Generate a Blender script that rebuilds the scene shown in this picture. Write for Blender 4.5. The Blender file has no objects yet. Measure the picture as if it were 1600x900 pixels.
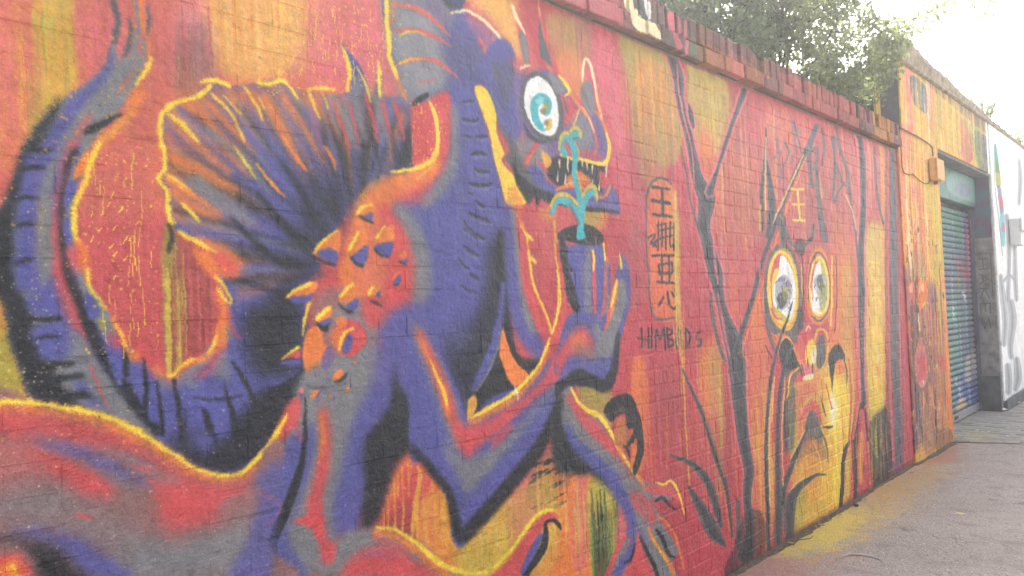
import bpy, bmesh, math, random
import numpy as np
from mathutils import Matrix, Vector

# ------------------------------------------------------------------ camera, sky, sun, exposure
scene = bpy.context.scene
COL = scene.collection
F_PX = 1200.0                                   # focal length for a frame 1600 wide
YAW, PITCH, ROLL = math.radians(42.4), 0.0307, 0.040
CAM = np.array([0.0, -1.93, 1.42])
FW = np.array([math.cos(YAW)*math.cos(PITCH), math.sin(YAW)*math.cos(PITCH), math.sin(PITCH)])
_r0 = np.array([math.sin(YAW), -math.cos(YAW), 0.0]); _u0 = np.cross(_r0, FW)
RT = math.cos(ROLL)*_r0 - math.sin(ROLL)*_u0
UP = math.cos(ROLL)*_u0 + math.sin(ROLL)*_r0
cam = bpy.data.cameras.new('camera'); cam_o = bpy.data.objects.new('camera', cam); COL.objects.link(cam_o)
cam.sensor_width = 36.0; cam.lens = 36.0*F_PX/1600.0
cam.clip_start = 0.05; cam.clip_end = 2000
cam_o.matrix_world = Matrix(((RT[0], UP[0], -FW[0], CAM[0]), (RT[1], UP[1], -FW[1], CAM[1]), (RT[2], UP[2], -FW[2], CAM[2]), (0, 0, 0, 1)))
scene.camera = cam_o

SUN_EL, SUN_AZ = math.radians(46), math.radians(36)     # azimuth measured from +X (along the wall) towards +Y (behind it)
world = bpy.data.worlds.new('World'); scene.world = world; world.use_nodes = True
wn = world.node_tree; wn.nodes.clear()
w_out = wn.nodes.new('ShaderNodeOutputWorld'); w_bg = wn.nodes.new('ShaderNodeBackground')
w_sky = wn.nodes.new('ShaderNodeTexSky'); w_sky.sky_type = 'NISHITA'; w_sky.sun_disc = False
w_sky.sun_elevation = SUN_EL; w_sky.sun_rotation = math.pi/2 - SUN_AZ
w_sky.air_density = 1.0; w_sky.dust_density = 5.0; w_sky.ozone_density = 1.0
w_hs = wn.nodes.new('ShaderNodeHueSaturation'); w_hs.inputs['Saturation'].default_value = 0.25     # bright overcast: nearly white
wn.links.new(w_sky.outputs[0], w_hs.inputs['Color']); wn.links.new(w_hs.outputs[0], w_bg.inputs[0])
w_bg.inputs[1].default_value = 0.13
wn.links.new(w_bg.outputs[0], w_out.inputs[0])
sun = bpy.data.lights.new('sun', 'SUN'); sun.energy = 2.6; sun.angle = math.radians(1.5); sun.color = (1.0, 0.96, 0.9)
sun_o = bpy.data.objects.new('sun', sun); COL.objects.link(sun_o)
sun_o.rotation_euler = Vector((math.cos(SUN_EL)*math.cos(SUN_AZ), math.cos(SUN_EL)*math.sin(SUN_AZ), math.sin(SUN_EL))).to_track_quat('Z', 'Y').to_euler()
sun_o.location = (8, 8, 12)
scene.view_settings.view_transform = 'Standard'; scene.view_settings.look = 'None'
scene.view_settings.gamma = 1.0; scene.view_settings.use_curve_mapping = False
scene.view_settings.exposure = 2.1
scene.cycles.use_denoising = True
HAZE_DENSITY = 0.008
scene.cycles.max_bounces = 6; scene.cycles.volume_bounces = 0; scene.cycles.transparent_max_bounces = 6

random.seed(7); RNG = np.random.default_rng(7)

def on_plane(px, py, Y=0.0):                    # where a sight line meets the upright plane at depth Y -> (X, Z)
    px = np.asarray(px, float); py = np.asarray(py, float)
    d = FW[None, :] + np.outer((px-800)/F_PX, RT) - np.outer((py-450)/F_PX, UP)
    t = (Y - CAM[1])/d[:, 1]
    return CAM[0]+t*d[:, 0], CAM[2]+t*d[:, 2]

def project(P):
    d = np.asarray(P, float) - CAM; z = d @ FW
    return 800+F_PX*(d @ RT)/z, 450-F_PX*(d @ UP)/z

# ------------------------------------------------------------------ a spray-paint canvas in wall metres
PAL = dict(R=(212, 78, 80), O=(232, 128, 58), Y=(251, 214, 62), B=(86, 86, 152), G=(124, 125, 128), K=(34, 36, 42), T=(62, 172, 180),
           V=(112, 92, 142), W=(240, 240, 236), L=(160, 152, 62), M=(152, 68, 66), P=(220, 110, 120), N=(142, 98, 72), C=(236, 186, 112),
           A=(228, 164, 62), E=(146, 104, 102), S=(206, 180, 70), H=(168, 172, 176), D=(92, 44, 46), I=(208, 100, 94), U=(60, 78, 140),
           Q=(178, 148, 80), Z=(86, 88, 92), X=(150, 50, 110), J=(92, 150, 84), F=(240, 222, 176))

def vnoise(h, w, sy, sx, seed):
    r = np.random.default_rng(seed)
    gy, gx = int(h/sy)+3, int(w/sx)+3
    g = r.random((gy, gx)).astype(np.float32)
    y = np.arange(h, dtype=np.float32)/sy; x = np.arange(w, dtype=np.float32)/sx
    yi = y.astype(int); xi = x.astype(int); fy = y-yi; fx = x-xi
    fy = fy*fy*(3-2*fy); fx = fx*fx*(3-2*fx)
    rows = g[yi]*(1-fy)[:, None] + g[yi+1]*fy[:, None]
    return rows[:, xi]*(1-fx) + rows[:, xi+1]*fx

def box_blur(m, r):
    for ax in (0, 1):
        n = m.shape[ax]; rr = min(r, (n-1)//2)
        if rr < 1: continue
        pad = [(0, 0), (0, 0)]; pad[ax] = (rr+1, rr)
        c = np.cumsum(np.pad(m, pad, mode='edge'), axis=ax, dtype=np.float32)
        m = (c[2*rr+1:]-c[:-2*rr-1])/(2*rr+1) if ax == 0 else (c[:, 2*rr+1:]-c[:, :-2*rr-1])/(2*rr+1)
    return m

class Canvas:
    def __init__(s, x0, x1, z0, z1, res, base, seed=1, Y=0.0):
        s.x0, s.z0, s.res, s.Y = x0, z0, res, Y
        s.w, s.h = int((x1-x0)*res), int((z1-z0)*res); s.x1 = x0+s.w/res; s.z1 = z0+s.h/res
        s.a = np.empty((s.h, s.w, 3), np.float32); s.a[:] = np.array(base, np.float32)/255
        s.grain = RNG.random((s.h, s.w), dtype=np.float32)
        s.streak = 0.6*vnoise(s.h, s.w, 150*res/400, 3.2*res/400+.6, seed+1)+0.4*vnoise(s.h, s.w, 60*res/400, 9*res/400+.6, seed+2)
        s.mott = 0.5*vnoise(s.h, s.w, 22*res/400, 22*res/400, seed+3)+0.5*vnoise(s.h, s.w, 7*res/400+.6, 7*res/400+.6, seed+4)
        s.big = vnoise(s.h, s.w, 130*res/400, 110*res/400, seed+5)
    def to(s, px, py):
        X, Z = on_plane(px, py, s.Y)
        return (X-s.x0)*s.res, (Z-s.z0)*s.res
    def scale(s, px, py):                       # canvas pixels for one photo pixel of height
        a, b = s.to([px, px], [py-.5, py+.5]); return abs(b[1]-b[0])
    def raster(s, cx, cy, soft):
        pad = int(3*soft)+3
        x0 = max(int(cx.min())-pad, 0); x1 = min(int(cx.max())+pad, s.w); y0 = max(int(cy.min())-pad, 0); y1 = min(int(cy.max())+pad, s.h)
        if x1-x0 < 2 or y1-y0 < 2: return None
        h, w = y1-y0, x1-x0
        cnt = np.zeros((h, w+1), np.int16)
        ax, ay = cx-x0, cy-y0; bx, by = np.roll(ax, -1), np.roll(ay, -1)
        for i in range(len(ax)):
            xa, ya, xb, yb = ax[i], ay[i], bx[i], by[i]
            if ya == yb: continue
            sg = 1
            if ya > yb: xa, ya, xb, yb = xb, yb, xa, ya; sg = -1
            r0 = max(math.ceil(ya), 0); r1 = min(math.ceil(yb), h)
            if r1 <= r0: continue
            rr = np.arange(r0, r1)
            xi = np.clip(np.ceil(xa+(rr-ya)*(xb-xa)/(yb-ya)), 0, w).astype(int)
            cnt[rr, xi] += sg
        m = (np.cumsum(cnt, axis=1)[:, :w] != 0).astype(np.float32)
        r = max(int(round(soft*.6)), 1)
        m = box_blur(box_blur(m, r), r) if soft > .5 else m
        return m, slice(y0, y1), slice(x0, x1)
    def lay(s, m, ys, xs, col, alpha, mode):
        g = s.grain[ys, xs]
        if mode == 't': m = m*np.clip((s.streak[ys, xs]-.33)*3.2, 0, 1)
        elif mode == 's': m = np.clip((m*.9-(.62*g+.22*s.mott[ys, xs]+.16*s.streak[ys, xs]))*3+.15, 0, 1)*(m > .02)
        elif mode == 'v': m = np.clip((m*1.25-(.25*g+.95*s.streak[ys, xs]))*2.2+.1, 0, 1)*(m > .02)
        elif mode == 'd': m = np.clip((m*1.05-(.4*g+.65*s.streak[ys, xs]))*2.6+.2, 0, 1)*(m > .02)
        else: m = np.clip(m+(g-.5+(s.mott[ys, xs]-.5)*.8)*2.0*m*(1-m), 0, 1)
        m = (m*alpha)[..., None]
        c = np.array(PAL[col] if isinstance(col, str) else col, np.float32)/255
        s.a[ys, xs] = s.a[ys, xs]*(1-m)+c*m
    def F(s, col, soft, pts, a=1.0, mode='n', sharp=False):
        if mode in 'sd' and soft > 3: soft *= 1.7
        elif mode == 'n' and soft >= 4: soft *= 2.0
        p = np.array(pts.split(), float).reshape(-1, 2)
        if not sharp and len(p) > 3:
            q = []; n = len(p)
            for i in range(n):
                p0, p1, p2, p3 = p[i-1], p[i], p[(i+1) % n], p[(i+2) % n]
                for t in (0, .2, .4, .6, .8):
                    q.append(.5*((2*p1)+(p2-p0)*t+(2*p0-5*p1+4*p2-p3)*t*t+(3*p1-p0-3*p2+p3)*t**3))
            p = np.array(q)
        c = p.mean(0); k = s.scale(*c)
        r = s.raster(*s.to(p[:, 0], p[:, 1]), soft*k)
        if r: s.lay(*r, col, a, mode)
    def S(s, col, soft, pts, a=1.0, mode='n', wob=0.0):
        if soft >= 3: soft *= 1.9
        p = np.array(pts.split(), float).reshape(-1, 3) if isinstance(pts, str) else np.array(pts, float)
        if len(p) > 2:
            q = []; n = len(p)
            for i in range(n-1):
                p0, p1, p2, p3 = p[max(i-1, 0)], p[i], p[i+1], p[min(i+2, n-1)]
                for t in (0, .25, .5, .75):
                    q.append(.5*((2*p1)+(p2-p0)*t+(2*p0-5*p1+4*p2-p3)*t*t+(3*p1-p0-3*p2+p3)*t**3))
            q.append(p[-1]); p = np.array(q)
        if wob: p[:, :2] += RNG.normal(0, wob, (len(p), 2))
        d = np.gradient(p[:, :2], axis=0); n = np.stack([-d[:, 1], d[:, 0]], 1); n /= np.maximum(np.linalg.norm(n, axis=1), 1e-6)[:, None]
        hw = np.maximum(p[:, 2:3], .6)*.5
        e0 = p[0, :2]-d[0]/max(np.linalg.norm(d[0]), 1e-6)*hw[0]*.7; e1 = p[-1, :2]+d[-1]/max(np.linalg.norm(d[-1]), 1e-6)*hw[-1]*.7
        poly = np.concatenate([e0[None], p[:, :2]+n*hw, e1[None], (p[:, :2]-n*hw)[::-1]])
        c = p[:, :2].mean(0); k = s.scale(*c)
        r = s.raster(*s.to(poly[:, 0], poly[:, 1]), soft*k)
        if r: s.lay(*r, col, a, mode)
    def dots(s, col, n, x0, y0, x1, y1, r0, r1, a=.9):
        xs = RNG.uniform(x0, x1, n); ys = RNG.uniform(y0, y1, n)
        cx, cy = s.to(xs, ys); c = np.array(PAL[col], np.float32)/255
        for x, y, q, q2 in zip(cx, cy, RNG.uniform(0, 1, n)**2, RNG.random(n)):
            r = (r0+(r1-r0)*q)*s.res/400; R = int(r)+1; xi, yi = int(x), int(y)
            if not (R < xi < s.w-R-1 and R < yi < s.h-R-1): continue
            gy, gx = np.mgrid[-R:R+1, -R:R+1]
            m = (np.clip(r+.6-np.hypot(gx, gy), 0, 1)*a*(.5+.5*q2))[..., None]
            sl = s.a[yi-R:yi+R+1, xi-R:xi+R+1]; sl[:] = sl*(1-m)+c*m
    def drips(s, col, n, x0, y0, x1, y1, l0, l1, w=1.6, a=.8):
        for i in range(n):
            x, y = RNG.uniform(x0, x1), RNG.uniform(y0, y1); l = RNG.uniform(l0, l1)
            lean = RNG.normal(0, .06)
            s.S(col, .5, [(x, y, w), (x+lean*l*.5+RNG.normal(0, .5), y+l*.5, w*.8), (x+lean*l, y+l, w*1.1)], a*RNG.uniform(.5, 1))
    def runs(s, cols, n, x0, y0, x1, y1, w0, w1, a=.6, jit=.35):         # long vertical runs of thin paint
        for i in range(n):
            x = RNG.uniform(x0, x1); h = y1-y0; ya = y0+RNG.uniform(0, jit)*h; yb = y1-RNG.uniform(0, jit)*h; w = RNG.uniform(w0, w1); k = .045
            s.S(cols[RNG.integers(len(cols))], RNG.uniform(.6, 1.6), [(x, ya, w*.5), (x+k*(yb-ya)*.5+RNG.normal(0, .6), (ya+yb)/2, w), (x+k*(yb-ya), yb, w*.4)], a*RNG.uniform(.35, 1), 'n')
    def finish(s, name, warp=.7, mottle=.14):
        h, w = s.h, s.w; k = s.res/400
        dx = (vnoise(h, w, 5*k+1, 5*k+1, 91)-.5)*2*warp*k+(vnoise(h, w, 24*k+1, 24*k+1, 92)-.5)*2*warp*k
        dy = (vnoise(h, w, 5*k+1, 5*k+1, 93)-.5)*2*warp*k+(vnoise(h, w, 24*k+1, 24*k+1, 94)-.5)*2*warp*k
        yy = np.clip((np.arange(h)[:, None]+dy).round().astype(np.int32), 0, h-1); xx = np.clip((np.arange(w)[None]+dx).round().astype(np.int32), 0, w-1)
        a = s.a[yy, xx]
        v = 1+mottle*((s.mott-.5)+.6*(s.big-.5)+.5*(s.grain-.5)+.35*(s.streak-.5))
        a = np.clip(a*v[..., None]+(.012*(s.grain-.5))[..., None], 0, 1)
        img = bpy.data.images.new(name, w, h, alpha=False, float_buffer=False)
        out = np.ones((h, w, 4), np.float32); out[..., :3] = a
        img.pixels.foreach_set(out.ravel()); img.update(); img.pack()
        return img
# ------------------------------------------------------------------ the mural on the garden wall
def paint_garden_wall():
    c = Canvas(-0.7, 7.1, 0.0, 2.95, 400, (190, 68, 78), 11)
    F, S = c.F, c.S
    # ---- red ground: drifts of darker and pinker red, vertical runs of other sprays
    F('M', 30, '-300 -200 2000 -200 2000 1200 -300 1200', .28, 't', True)
    F('I', 30, '-300 -200 2000 -200 2000 1200 -300 1200', .22, 'd', True)
    F('C', 30, '-300 -200 640 -200 640 300 -300 420', .22, 's', True); F('D', 30, '-300 -200 2000 -200 2000 1200 -300 1200', .16, 's', True); F('C', 30, '830 -200 2000 -200 2000 1200 830 1200', .12, 's', True)
    F('P', 40, '380 -40 640 -40 640 150 560 170 400 140', .5)
    F('P', 30, '-40 -40 180 -40 180 140 60 220 -40 250', .4)  # lens veil at upper left painted in as pink
    F('S', 14, '56 -10 118 -10 122 110 96 180 50 240 36 225 54 120', .9, 'v'); F('O', 14, '100 -20 150 -20 140 120 90 160', .25, 'v'); F('A', 10, '-20 -20 60 -20 50 240 -20 250', .25, 'v')
    F('L', 6, '42 110 60 100 56 190 40 215', .6, 'd'); F((150, 190, 90), 5, '60 30 82 32 82 55 62 56', .55)
    F('A', 8, '100 20 125 30 128 110 100 120', .4, 's')
    S('A', .8, '33 40 1.5 36 120 2 40 160 2 38 215 3', .7); S('A', .8, '28 60 1.5 32 150 2 38 165 2', .6)
    F('S', 10, '-30 470 10 475 28 550 48 625 20 640 -30 640', .9, 'd'); F('L', 8, '-20 480 8 500 20 570 30 625 -20 630', .7, 'd')
    F('O', 6, '-5 440 6 470 8 520 -10 520', .6)
    F('E', 9, '274 40 332 42 336 110 326 152 276 152', .75, 't'); F('E', 12, '276 45 330 45 330 150 276 150', .45)
    F((232, 160, 165), 8, '277 5 320 8 318 44 280 44', .5); F('N', 8, '274 110 300 105 300 150 274 150', .5, 's')
    F('C', 14, '322 -30 478 -30 470 60 420 120 352 128 338 60', .5); F('A', 12, '325 -20 480 -20 450 110 352 122 340 60', .6, 'v'); F('C', 14, '325 -20 520 -20 480 110 352 122', .5, 's')
    F('A', 10, '480 -30 600 -30 590 60 500 100', .25, 's')
    F('N', 8, '252 352 276 350 284 470 284 592 258 594 250 470', .85, 'd'); F('M', 8, '278 372 322 396 336 520 300 570 284 590 282 440', .85)
    F('L', 4, '254 360 272 360 270 450 256 450', .7, 's'); F('S', 3, '257 440 266 440 268 588 259 588', .9, 'd'); F('S', 3, '271 450 282 448 284 570 276 572', .9, 'd')
    F('I', 8, '300 420 330 440 334 520 310 540', .5, 't')
    c.runs('SSAOL', 60, 52, -20, 118, 210, 1, 5, .6); c.runs('PAPI', 50, -20, -20, 60, 260, 1, 4, .5); c.runs('PPI', 60, 110, -20, 190, 140, 2, 6, .5); c.runs('CAOC', 90, 325, -30, 500, 120, 1, 5, .6); c.runs('EMEN', 40, 272, 30, 334, 155, 1, 5, .6); c.runs('PIMP', 80, 120, -20, 330, 140, 1, 4, .45); c.runs('PPI', 90, 480, -20, 610, 150, 1, 5, .45); F('P', 12, '485 -20 610 -20 612 150 560 120 490 130', .5); c.runs('MPI', 50, 120, 230, 250, 580, 1, 4, .3, .6)
    c.runs('NLSM', 30, 250, 350, 286, 590, 1, 4, .7); c.runs('MDI', 20, 286, 380, 330, 560, 2, 5, .6)
    # right half ground
    F('P', 16, '905 60 975 80 985 180 960 260 940 180', .75); F('P', 20, '960 180 1000 200 1000 330 965 320', .6)
    F('C', 12, '722 -20 800 -20 806 40 828 100 812 110 790 60 750 20', .95); F('A', 8, '722 -20 800 -20 812 60 830 100 800 80 760 20', .5, 's')
    F('Q', 9, '852 20 915 35 922 70 915 100 890 98 868 90 858 60', .8, 's'); F('Q', 14, '852 20 905 30 915 80 870 80', .4)
    F('I', 10, '866 84 905 84 915 110 908 165 890 150 875 112', .9); F('A', 8, '866 80 910 84 910 160 880 130', .5, 's')
    F('E', 8, '900 34 922 40 918 82 900 82', .7)
    F('L', 15, '966 50 1034 80 1058 120 1062 230 1000 220 985 130', .6); F('L', 12, '966 50 1034 80 1058 120 1062 250 1000 240 985 130', .8, 'v'); F('Q', 10, '970 60 1040 90 1062 150 1056 230 1010 220 985 160', .7, 's')
    F('O', 10, '996 92 1042 110 1052 205 1000 205 985 150', .5, 's'); F('M', 12, '984 172 1018 178 1022 290 996 306 986 250', .55); F('Q', 9, '990 180 1040 190 1040 280 1004 290', .6, 's')
    F('S', 10, '1076 104 1134 128 1130 190 1110 215 1090 206', .6); F('S', 10, '1074 100 1136 128 1132 230 1092 240', .9, 'v'); F('Q', 8, '1070 100 1140 130 1135 215 1085 215', .5, 's')
    F('I', 10, '1080 200 1115 220 1110 296 1095 290', .6); F('O', 8, '1090 205 1110 220 1106 290 1096 280', .5, 'd')
    F('N', 14, '1126 140 1170 155 1165 250 1135 240', .45, 's'); F('I', 18, '1165 150 1230 175 1230 300 1150 300', .55)
    F('E', 12, '1125 220 1200 230 1200 380 1125 360', .4, 's'); F('O', 14, '1120 250 1190 250 1185 380 1120 380', .35, 's')
    F('C', 14, '1200 175 1262 198 1262 240 1205 230', .35); F('C', 14, '1290 220 1340 235 1338 320 1296 300', .2)
    F('I', 16, '1230 190 1395 235 1395 420 1240 400', .55); F('E', 16, '1250 280 1330 290 1330 400 1255 400', .3)
    F('I', 16, '1115 400 1180 380 1180 560 1120 560', .5); F('O', 12, '1140 420 1155 420 1152 530 1140 530', .35, 'd')
    F('O', 10, '1092 545 1126 530 1128 650 1096 650', .75, 's'); F('A', 6, '1092 560 1122 560 1122 640 1098 640', .45, 's')
    F('O', 9, '1172 500 1200 490 1206 830 1176 836', .85, 's'); F('I', 8, '1172 560 1200 560 1202 840 1180 846', .45)
    F('M', 12, '1020 580 1070 590 1075 760 1030 740', .35, 's'); F('Q', 6, '1105 560 1130 560 1132 740 1120 780', .45, 'd')
    F('Q', 7, '903 596 955 605 960 660 930 700 905 650', .9, 's'); F('O', 8, '985 570 1010 570 1010 720 988 740', .85, 's')
    F('L', 8, '898 590 945 600 950 640 920 640', .7, 's')
    F('A', 10, '905 312 948 318 945 360 905 360', .7, 's'); F('L', 7, '905 318 938 318 935 356 908 352', .8, 's')
    F('I', 14, '840 322 900 322 880 420 840 420', .6); F('A', 8, '836 325 872 325 862 350 846 344', .55, 's')
    F('E', 14, '980 350 1006 350 1006 480 985 480', .35, 's')
    F('A', 9, '1195 600 1206 590 1206 760 1196 770', .4, 's')
    # ---- ground seen below the arms, bottom middle
    F('O', 6, '590 842 640 700 705 740 720 860 800 770 880 700 935 740 985 820 1000 905 600 905', .95)
    F('R', 5, '592 838 640 712 668 742 682 780 686 840 660 860 640 846 610 836', .95); F('D', 5, '596 820 640 780 648 840 620 836', .35)
    F('O', 4, '676 752 706 780 706 850 720 870 690 880 650 850 655 800', .8, 's'); F('A', 4, '690 770 706 790 712 850 690 850', .8, 'd')
    F('A', 6, '706 850 740 842 800 775 860 720 860 860 790 905 720 905', .9, 'd'); F('P', 6, '795 770 838 730 850 800 810 860 796 850', .75, 'd')
    F('P', 6, '898 745 922 750 924 860 900 900 890 850', .6, 'd'); F('L', 5, '920 752 962 775 972 905 926 905', .95, 'd'); F('K', 6, '924 800 968 800 970 905 928 905', .55, 'd')
    F('S', 4, '922 755 958 778 960 800 926 800', .8, 's'); F('P', 6, '965 790 990 820 985 905 960 905', .8, 'd'); F('S', 6, '720 860 790 820 780 895 735 895', .6, 'd')
    for x, y0, y1, w in ((598, 790, 830, 2), (604, 772, 826, 2), (615, 745, 832, 2.4), (620, 738, 778, 2), (628, 730, 832, 2.4), (637, 720, 776, 2), (641, 718, 742, 2), (609, 760, 778, 1.6)):
        S('A', .7, [(x, y0, w), (x+1.5, (y0+y1)/2, w), (x+1.6, y1, w*1.2)], .95)
    S('A', 1.2, '652 730 5 656 750 7 649 790 9 644 842 4', .95); S('A', 1, '650 790 4 652 830 4 653 850 3', .9); S('A', 1, '675 755 2 680 800 3 682 850 2', .8)
    F('N', 5, '838 715 862 700 880 738 900 742 878 770 850 800 838 815 832 790 822 770', .6, 'd')
    for i in range(26):                             # dark dry-brush scribble
        x = RNG.uniform(832, 880); y = RNG.uniform(715, 800); S('K', 1, [(x+12, y-6, 1), (x, y, 5), (x-10, y+7, 2)], .8, 'd')
    c.runs('AOSAC', 70, 706, 740, 800, 900, 1, 5, .8, .5); c.runs('PIRP', 30, 790, 740, 850, 900, 1, 5, .6, .5); c.runs('AOCS', 60, 836, 730, 924, 905, 1, 4, .7, .5); c.runs('LSKLJ', 60, 918, 745, 966, 905, 1, 4, .8, .5); c.runs('PRM', 30, 960, 780, 1004, 905, 1, 4, .6, .5)
    c.runs('OAIC', 40, 655, 745, 712, 880, 1, 3, .7, .5); F('A', 3, '650 790 706 770 712 870 660 850', .5, 's'); F('S', 8, '715 850 860 740 860 900 720 905', .5, 's')
    # streaked sprays over the right half
    c.runs('EIOP', 90, 1000, 120, 1150, 520, 1, 5, .4, .6); c.runs('IIOEMC', 160, 1110, 160, 1395, 430, 1, 5, .45, .5); c.runs('OIMP', 90, 1000, 540, 1200, 860, 1, 5, .45, .5); c.runs('QLOA', 60, 970, 60, 1060, 260, 1, 5, .5, .5); c.runs('SAQL', 40, 1072, 100, 1136, 240, 1, 5, .6, .4); c.runs('QNIO', 30, 852, 15, 920, 120, 1, 4, .5, .4); c.runs('OAS', 50, 1160, 560, 1210, 850, 1, 4, .6, .5); c.runs('OAIS', 60, 1290, 300, 1345, 620, 1, 5, .5, .5)
    # ---- tail
    c.S('Z', 2, '170 -20 9 178 10 10 182 40 10 177 72 9 168 92 6', .95)
    S('G', 2, '206 -10 8 214 25 8 214 55 9 205 85 12', .95); S('Z', 2, '199 28 4 204 50 8 199 75 9 192 96 4', .95)
    S('O', 2, '219 -10 7 220 30 8 228 55 6 235 92 5', .9); S('Z', 2, '229 8 4 232 35 7 230 58 3', .9); S('G', 2, '222 60 6 224 80 8 217 110 8', .9)
    F('G', 3, '178 66 166 98 142 124 100 152 66 186 40 226 22 276 4 322 -20 350 -20 430 4 470 14 530 38 604 60 640 120 690 300 760 420 760 480 700 480 560 420 420 340 524 300 574 266 592 240 576 215 556 190 526 165 482 140 442 122 396 112 350 118 300 130 256 150 216 188 172 214 130 220 104 214 80 200 92 186 96')
    F('B', 6, '60 240 100 170 60 260 100 400 60 460 120 560 170 650 260 700 420 745 478 690 470 570 420 460 345 540 300 590 262 606 236 592 210 570 180 545 150 500 128 470 112 420 100 380 96 330 110 270 130 230 80 226', .95)
    S('B', 5, '176 84 8 166 112 15 142 140 18 116 164 22 96 194 26 72 228 26')
    S('G', 5, '200 92 12 182 126 22 164 156 30 138 188 24 112 214 16', .95); S('Z', 4, '92 158 8 76 184 10 64 210 8', .8)
    F('K', 4, '96 150 66 186 40 226 20 276 2 322 -20 350 -20 440 4 478 16 536 40 606 62 640 116 668 150 668 128 640 96 604 74 560 56 520 46 476 26 440 24 360 36 300 52 250 72 208', .95)
    F('B', 5, '42 244 84 238 70 280 60 340 58 400 64 452 24 450 22 380 26 320 34 280'); F('V', 5, '50 260 62 262 60 330 58 440 50 440', .5)
    for q in ('32 232 4 56 236 8 82 236 5', '30 268 4 50 262 7 74 264 4', '24 312 4 44 308 6 62 312 3', '22 356 4 40 350 6 58 352 3', '22 412 4 40 408 6 50 404 3'): S('K', 2, q, .92)
    F('B', 4, '46 462 78 458 84 494 50 492 42 476'); F('B', 4, '50 514 92 508 104 556 78 566 58 548'); F('B', 4, '112 596 146 600 168 648 150 640 128 622', .9)
    for q in ('40 498 5 70 500 9 96 498 5', '56 532 4 74 526 5 92 528 3', '60 578 6 90 572 11 116 568 7', '74 596 6 110 590 10 142 588 5', '86 628 8 120 618 12 150 622 6'): S('K', 2, q, .92)
    S('G', 4, '108 222 12 84 258 14 72 300 20 66 350 20 66 400 14 72 440 8', .95); S('A', 3, '66 310 2 62 350 4 62 400 2', .5)
    S('R', 4, '140 182 5 120 212 9 106 244 10 96 284 10 90 326 10 88 364 14 92 404 18 102 450 26 116 492 26 130 520 16 142 548 5', .92); S('G', 6, '92 440 4 104 470 8 118 510 6', .45)
    S('G', 5, '114 520 10 130 550 30 150 590 38 176 630 42 204 660 40 236 690 24', .96); S('R', 2, '141 572 4 150 598 5 162 628 4 172 642 2', .8)
    S('K', 3, '116 236 10 102 270 7 95 330 8 97 380 10 106 430 14 122 470 17 142 520 19 156 550 18 182 592 20 212 634 22 246 676 18', .95)
    for q in ('104 288 122 276 112 310 100 328', '100 346 112 340 112 384 102 376', '132 458 148 466 156 498 136 494', '162 536 188 528 194 590 180 580', '204 568 238 582 252 648 236 660 214 618', '168 560 176 575 190 592 184 606'): F('B', 3, q)
    S('K', 2, '191 530 6 197 560 9 195 588 8'); S('O', 2, '212 104 1.5 202 122 2.5 186 144 1.5', .9); S('R', 1.5, '210 104 2 198 126 3 184 146 2', .8)
    S('O', 4, '148 234 12 172 208 12 196 186 12 214 152 22 222 136 12', .95); S('A', 3, '150 226 8 176 206 9 198 184 7 210 168 4', .9)
    S('K', 2, '133 206 11 152 198 12 176 186 9 190 180 4', .95); S('Y', 2, '235 90 6 231 102 9 222 118 9 212 134 6')
    F('O', 3, '140 236 124 250 112 284 128 276 136 258'); S('Z', 2, '112 284 3 124 280 6 132 276 3', .9)
    S('O', 3, '142 252 8 132 284 8 122 312 6', .8); S('Y', 2, '154 224 7 140 256 8 131 286 7 120 312 8 114 340 9 117 368 8 124 384 8')
    F('R', 5, '108 388 128 382 136 420 120 424 108 408', .9); S('O', 3, '128 384 9 130 402 13 132 420 9 138 446 6', .95); S('Y', 2, '136 420 4 139 444 6 148 462 6 158 474 5 166 488 4', .95)
    S('L', 3, '156 500 8 162 516 9', .8); F('R', 5, '170 520 192 528 196 542 176 540', .9); S('O', 2, '174 498 7 184 516 7 194 534 6 199 552 4', .95); S('Y', 1.5, '180 506 2 190 524 3 197 544 2')
    F('R', 5, '200 550 224 548 246 580 270 596 300 588 330 566 340 520 350 540 340 570 318 588 290 592 270 604 244 592 222 570', .92)
    S('O', 3, '204 556 12 216 556 9', .9); S('O', 3, '240 576 5 264 590 7 296 566 9 322 560 9 336 538 9 338 510 8', .95); S('Y', 1.5, '262 590 4 274 584 5 292 566 4 306 560 3'); S('Y', 1.5, '326 552 3 334 538 4 338 522 4')
    for q in ('240 586 262 600 264 620', '284 602 300 590 312 612', '330 590 340 560 352 548 362 600'): F('G', 4, q, .75, 'n', True)
    F('B', 8, '250 612 300 612 350 600 410 610 460 650 440 710 340 730 280 700', .95)
    for q in ('222 560 4 227 600 8 226 650 7', '244 596 3 251 640 7 253 682 6', '271 594 5 278 630 8 284 684 7', '288 640 3 290 690 4', '318 640 8 330 680 14 336 720 16', '350 598 3 360 640 9 372 690 12', '362 566 5 382 596 7 402 640 10 420 670 14', '300 622 2 340 624 4 380 618 2'): S('K', 2, q, .93)
    F('K', 9, '262 690 300 676 352 690 372 650 420 600 478 560 486 640 456 690 400 722 366 742 330 742 292 722', .95); F('B', 6, '290 684 330 676 332 706 312 704', .8)
    # ---- sail fin
    fin = '256 174 305 154 328 132 360 134 400 130 440 126 470 142 540 146 545 110 530 66 560 100 572 126 584 152 590 100 598 150 640 158 648 262 600 276 560 300 530 350 512 376 490 398 500 420 470 446 476 480 480 560 440 600 400 600 372 546 345 470 336 404 300 376 272 358 262 326 250 282 258 240 250 206'
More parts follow.
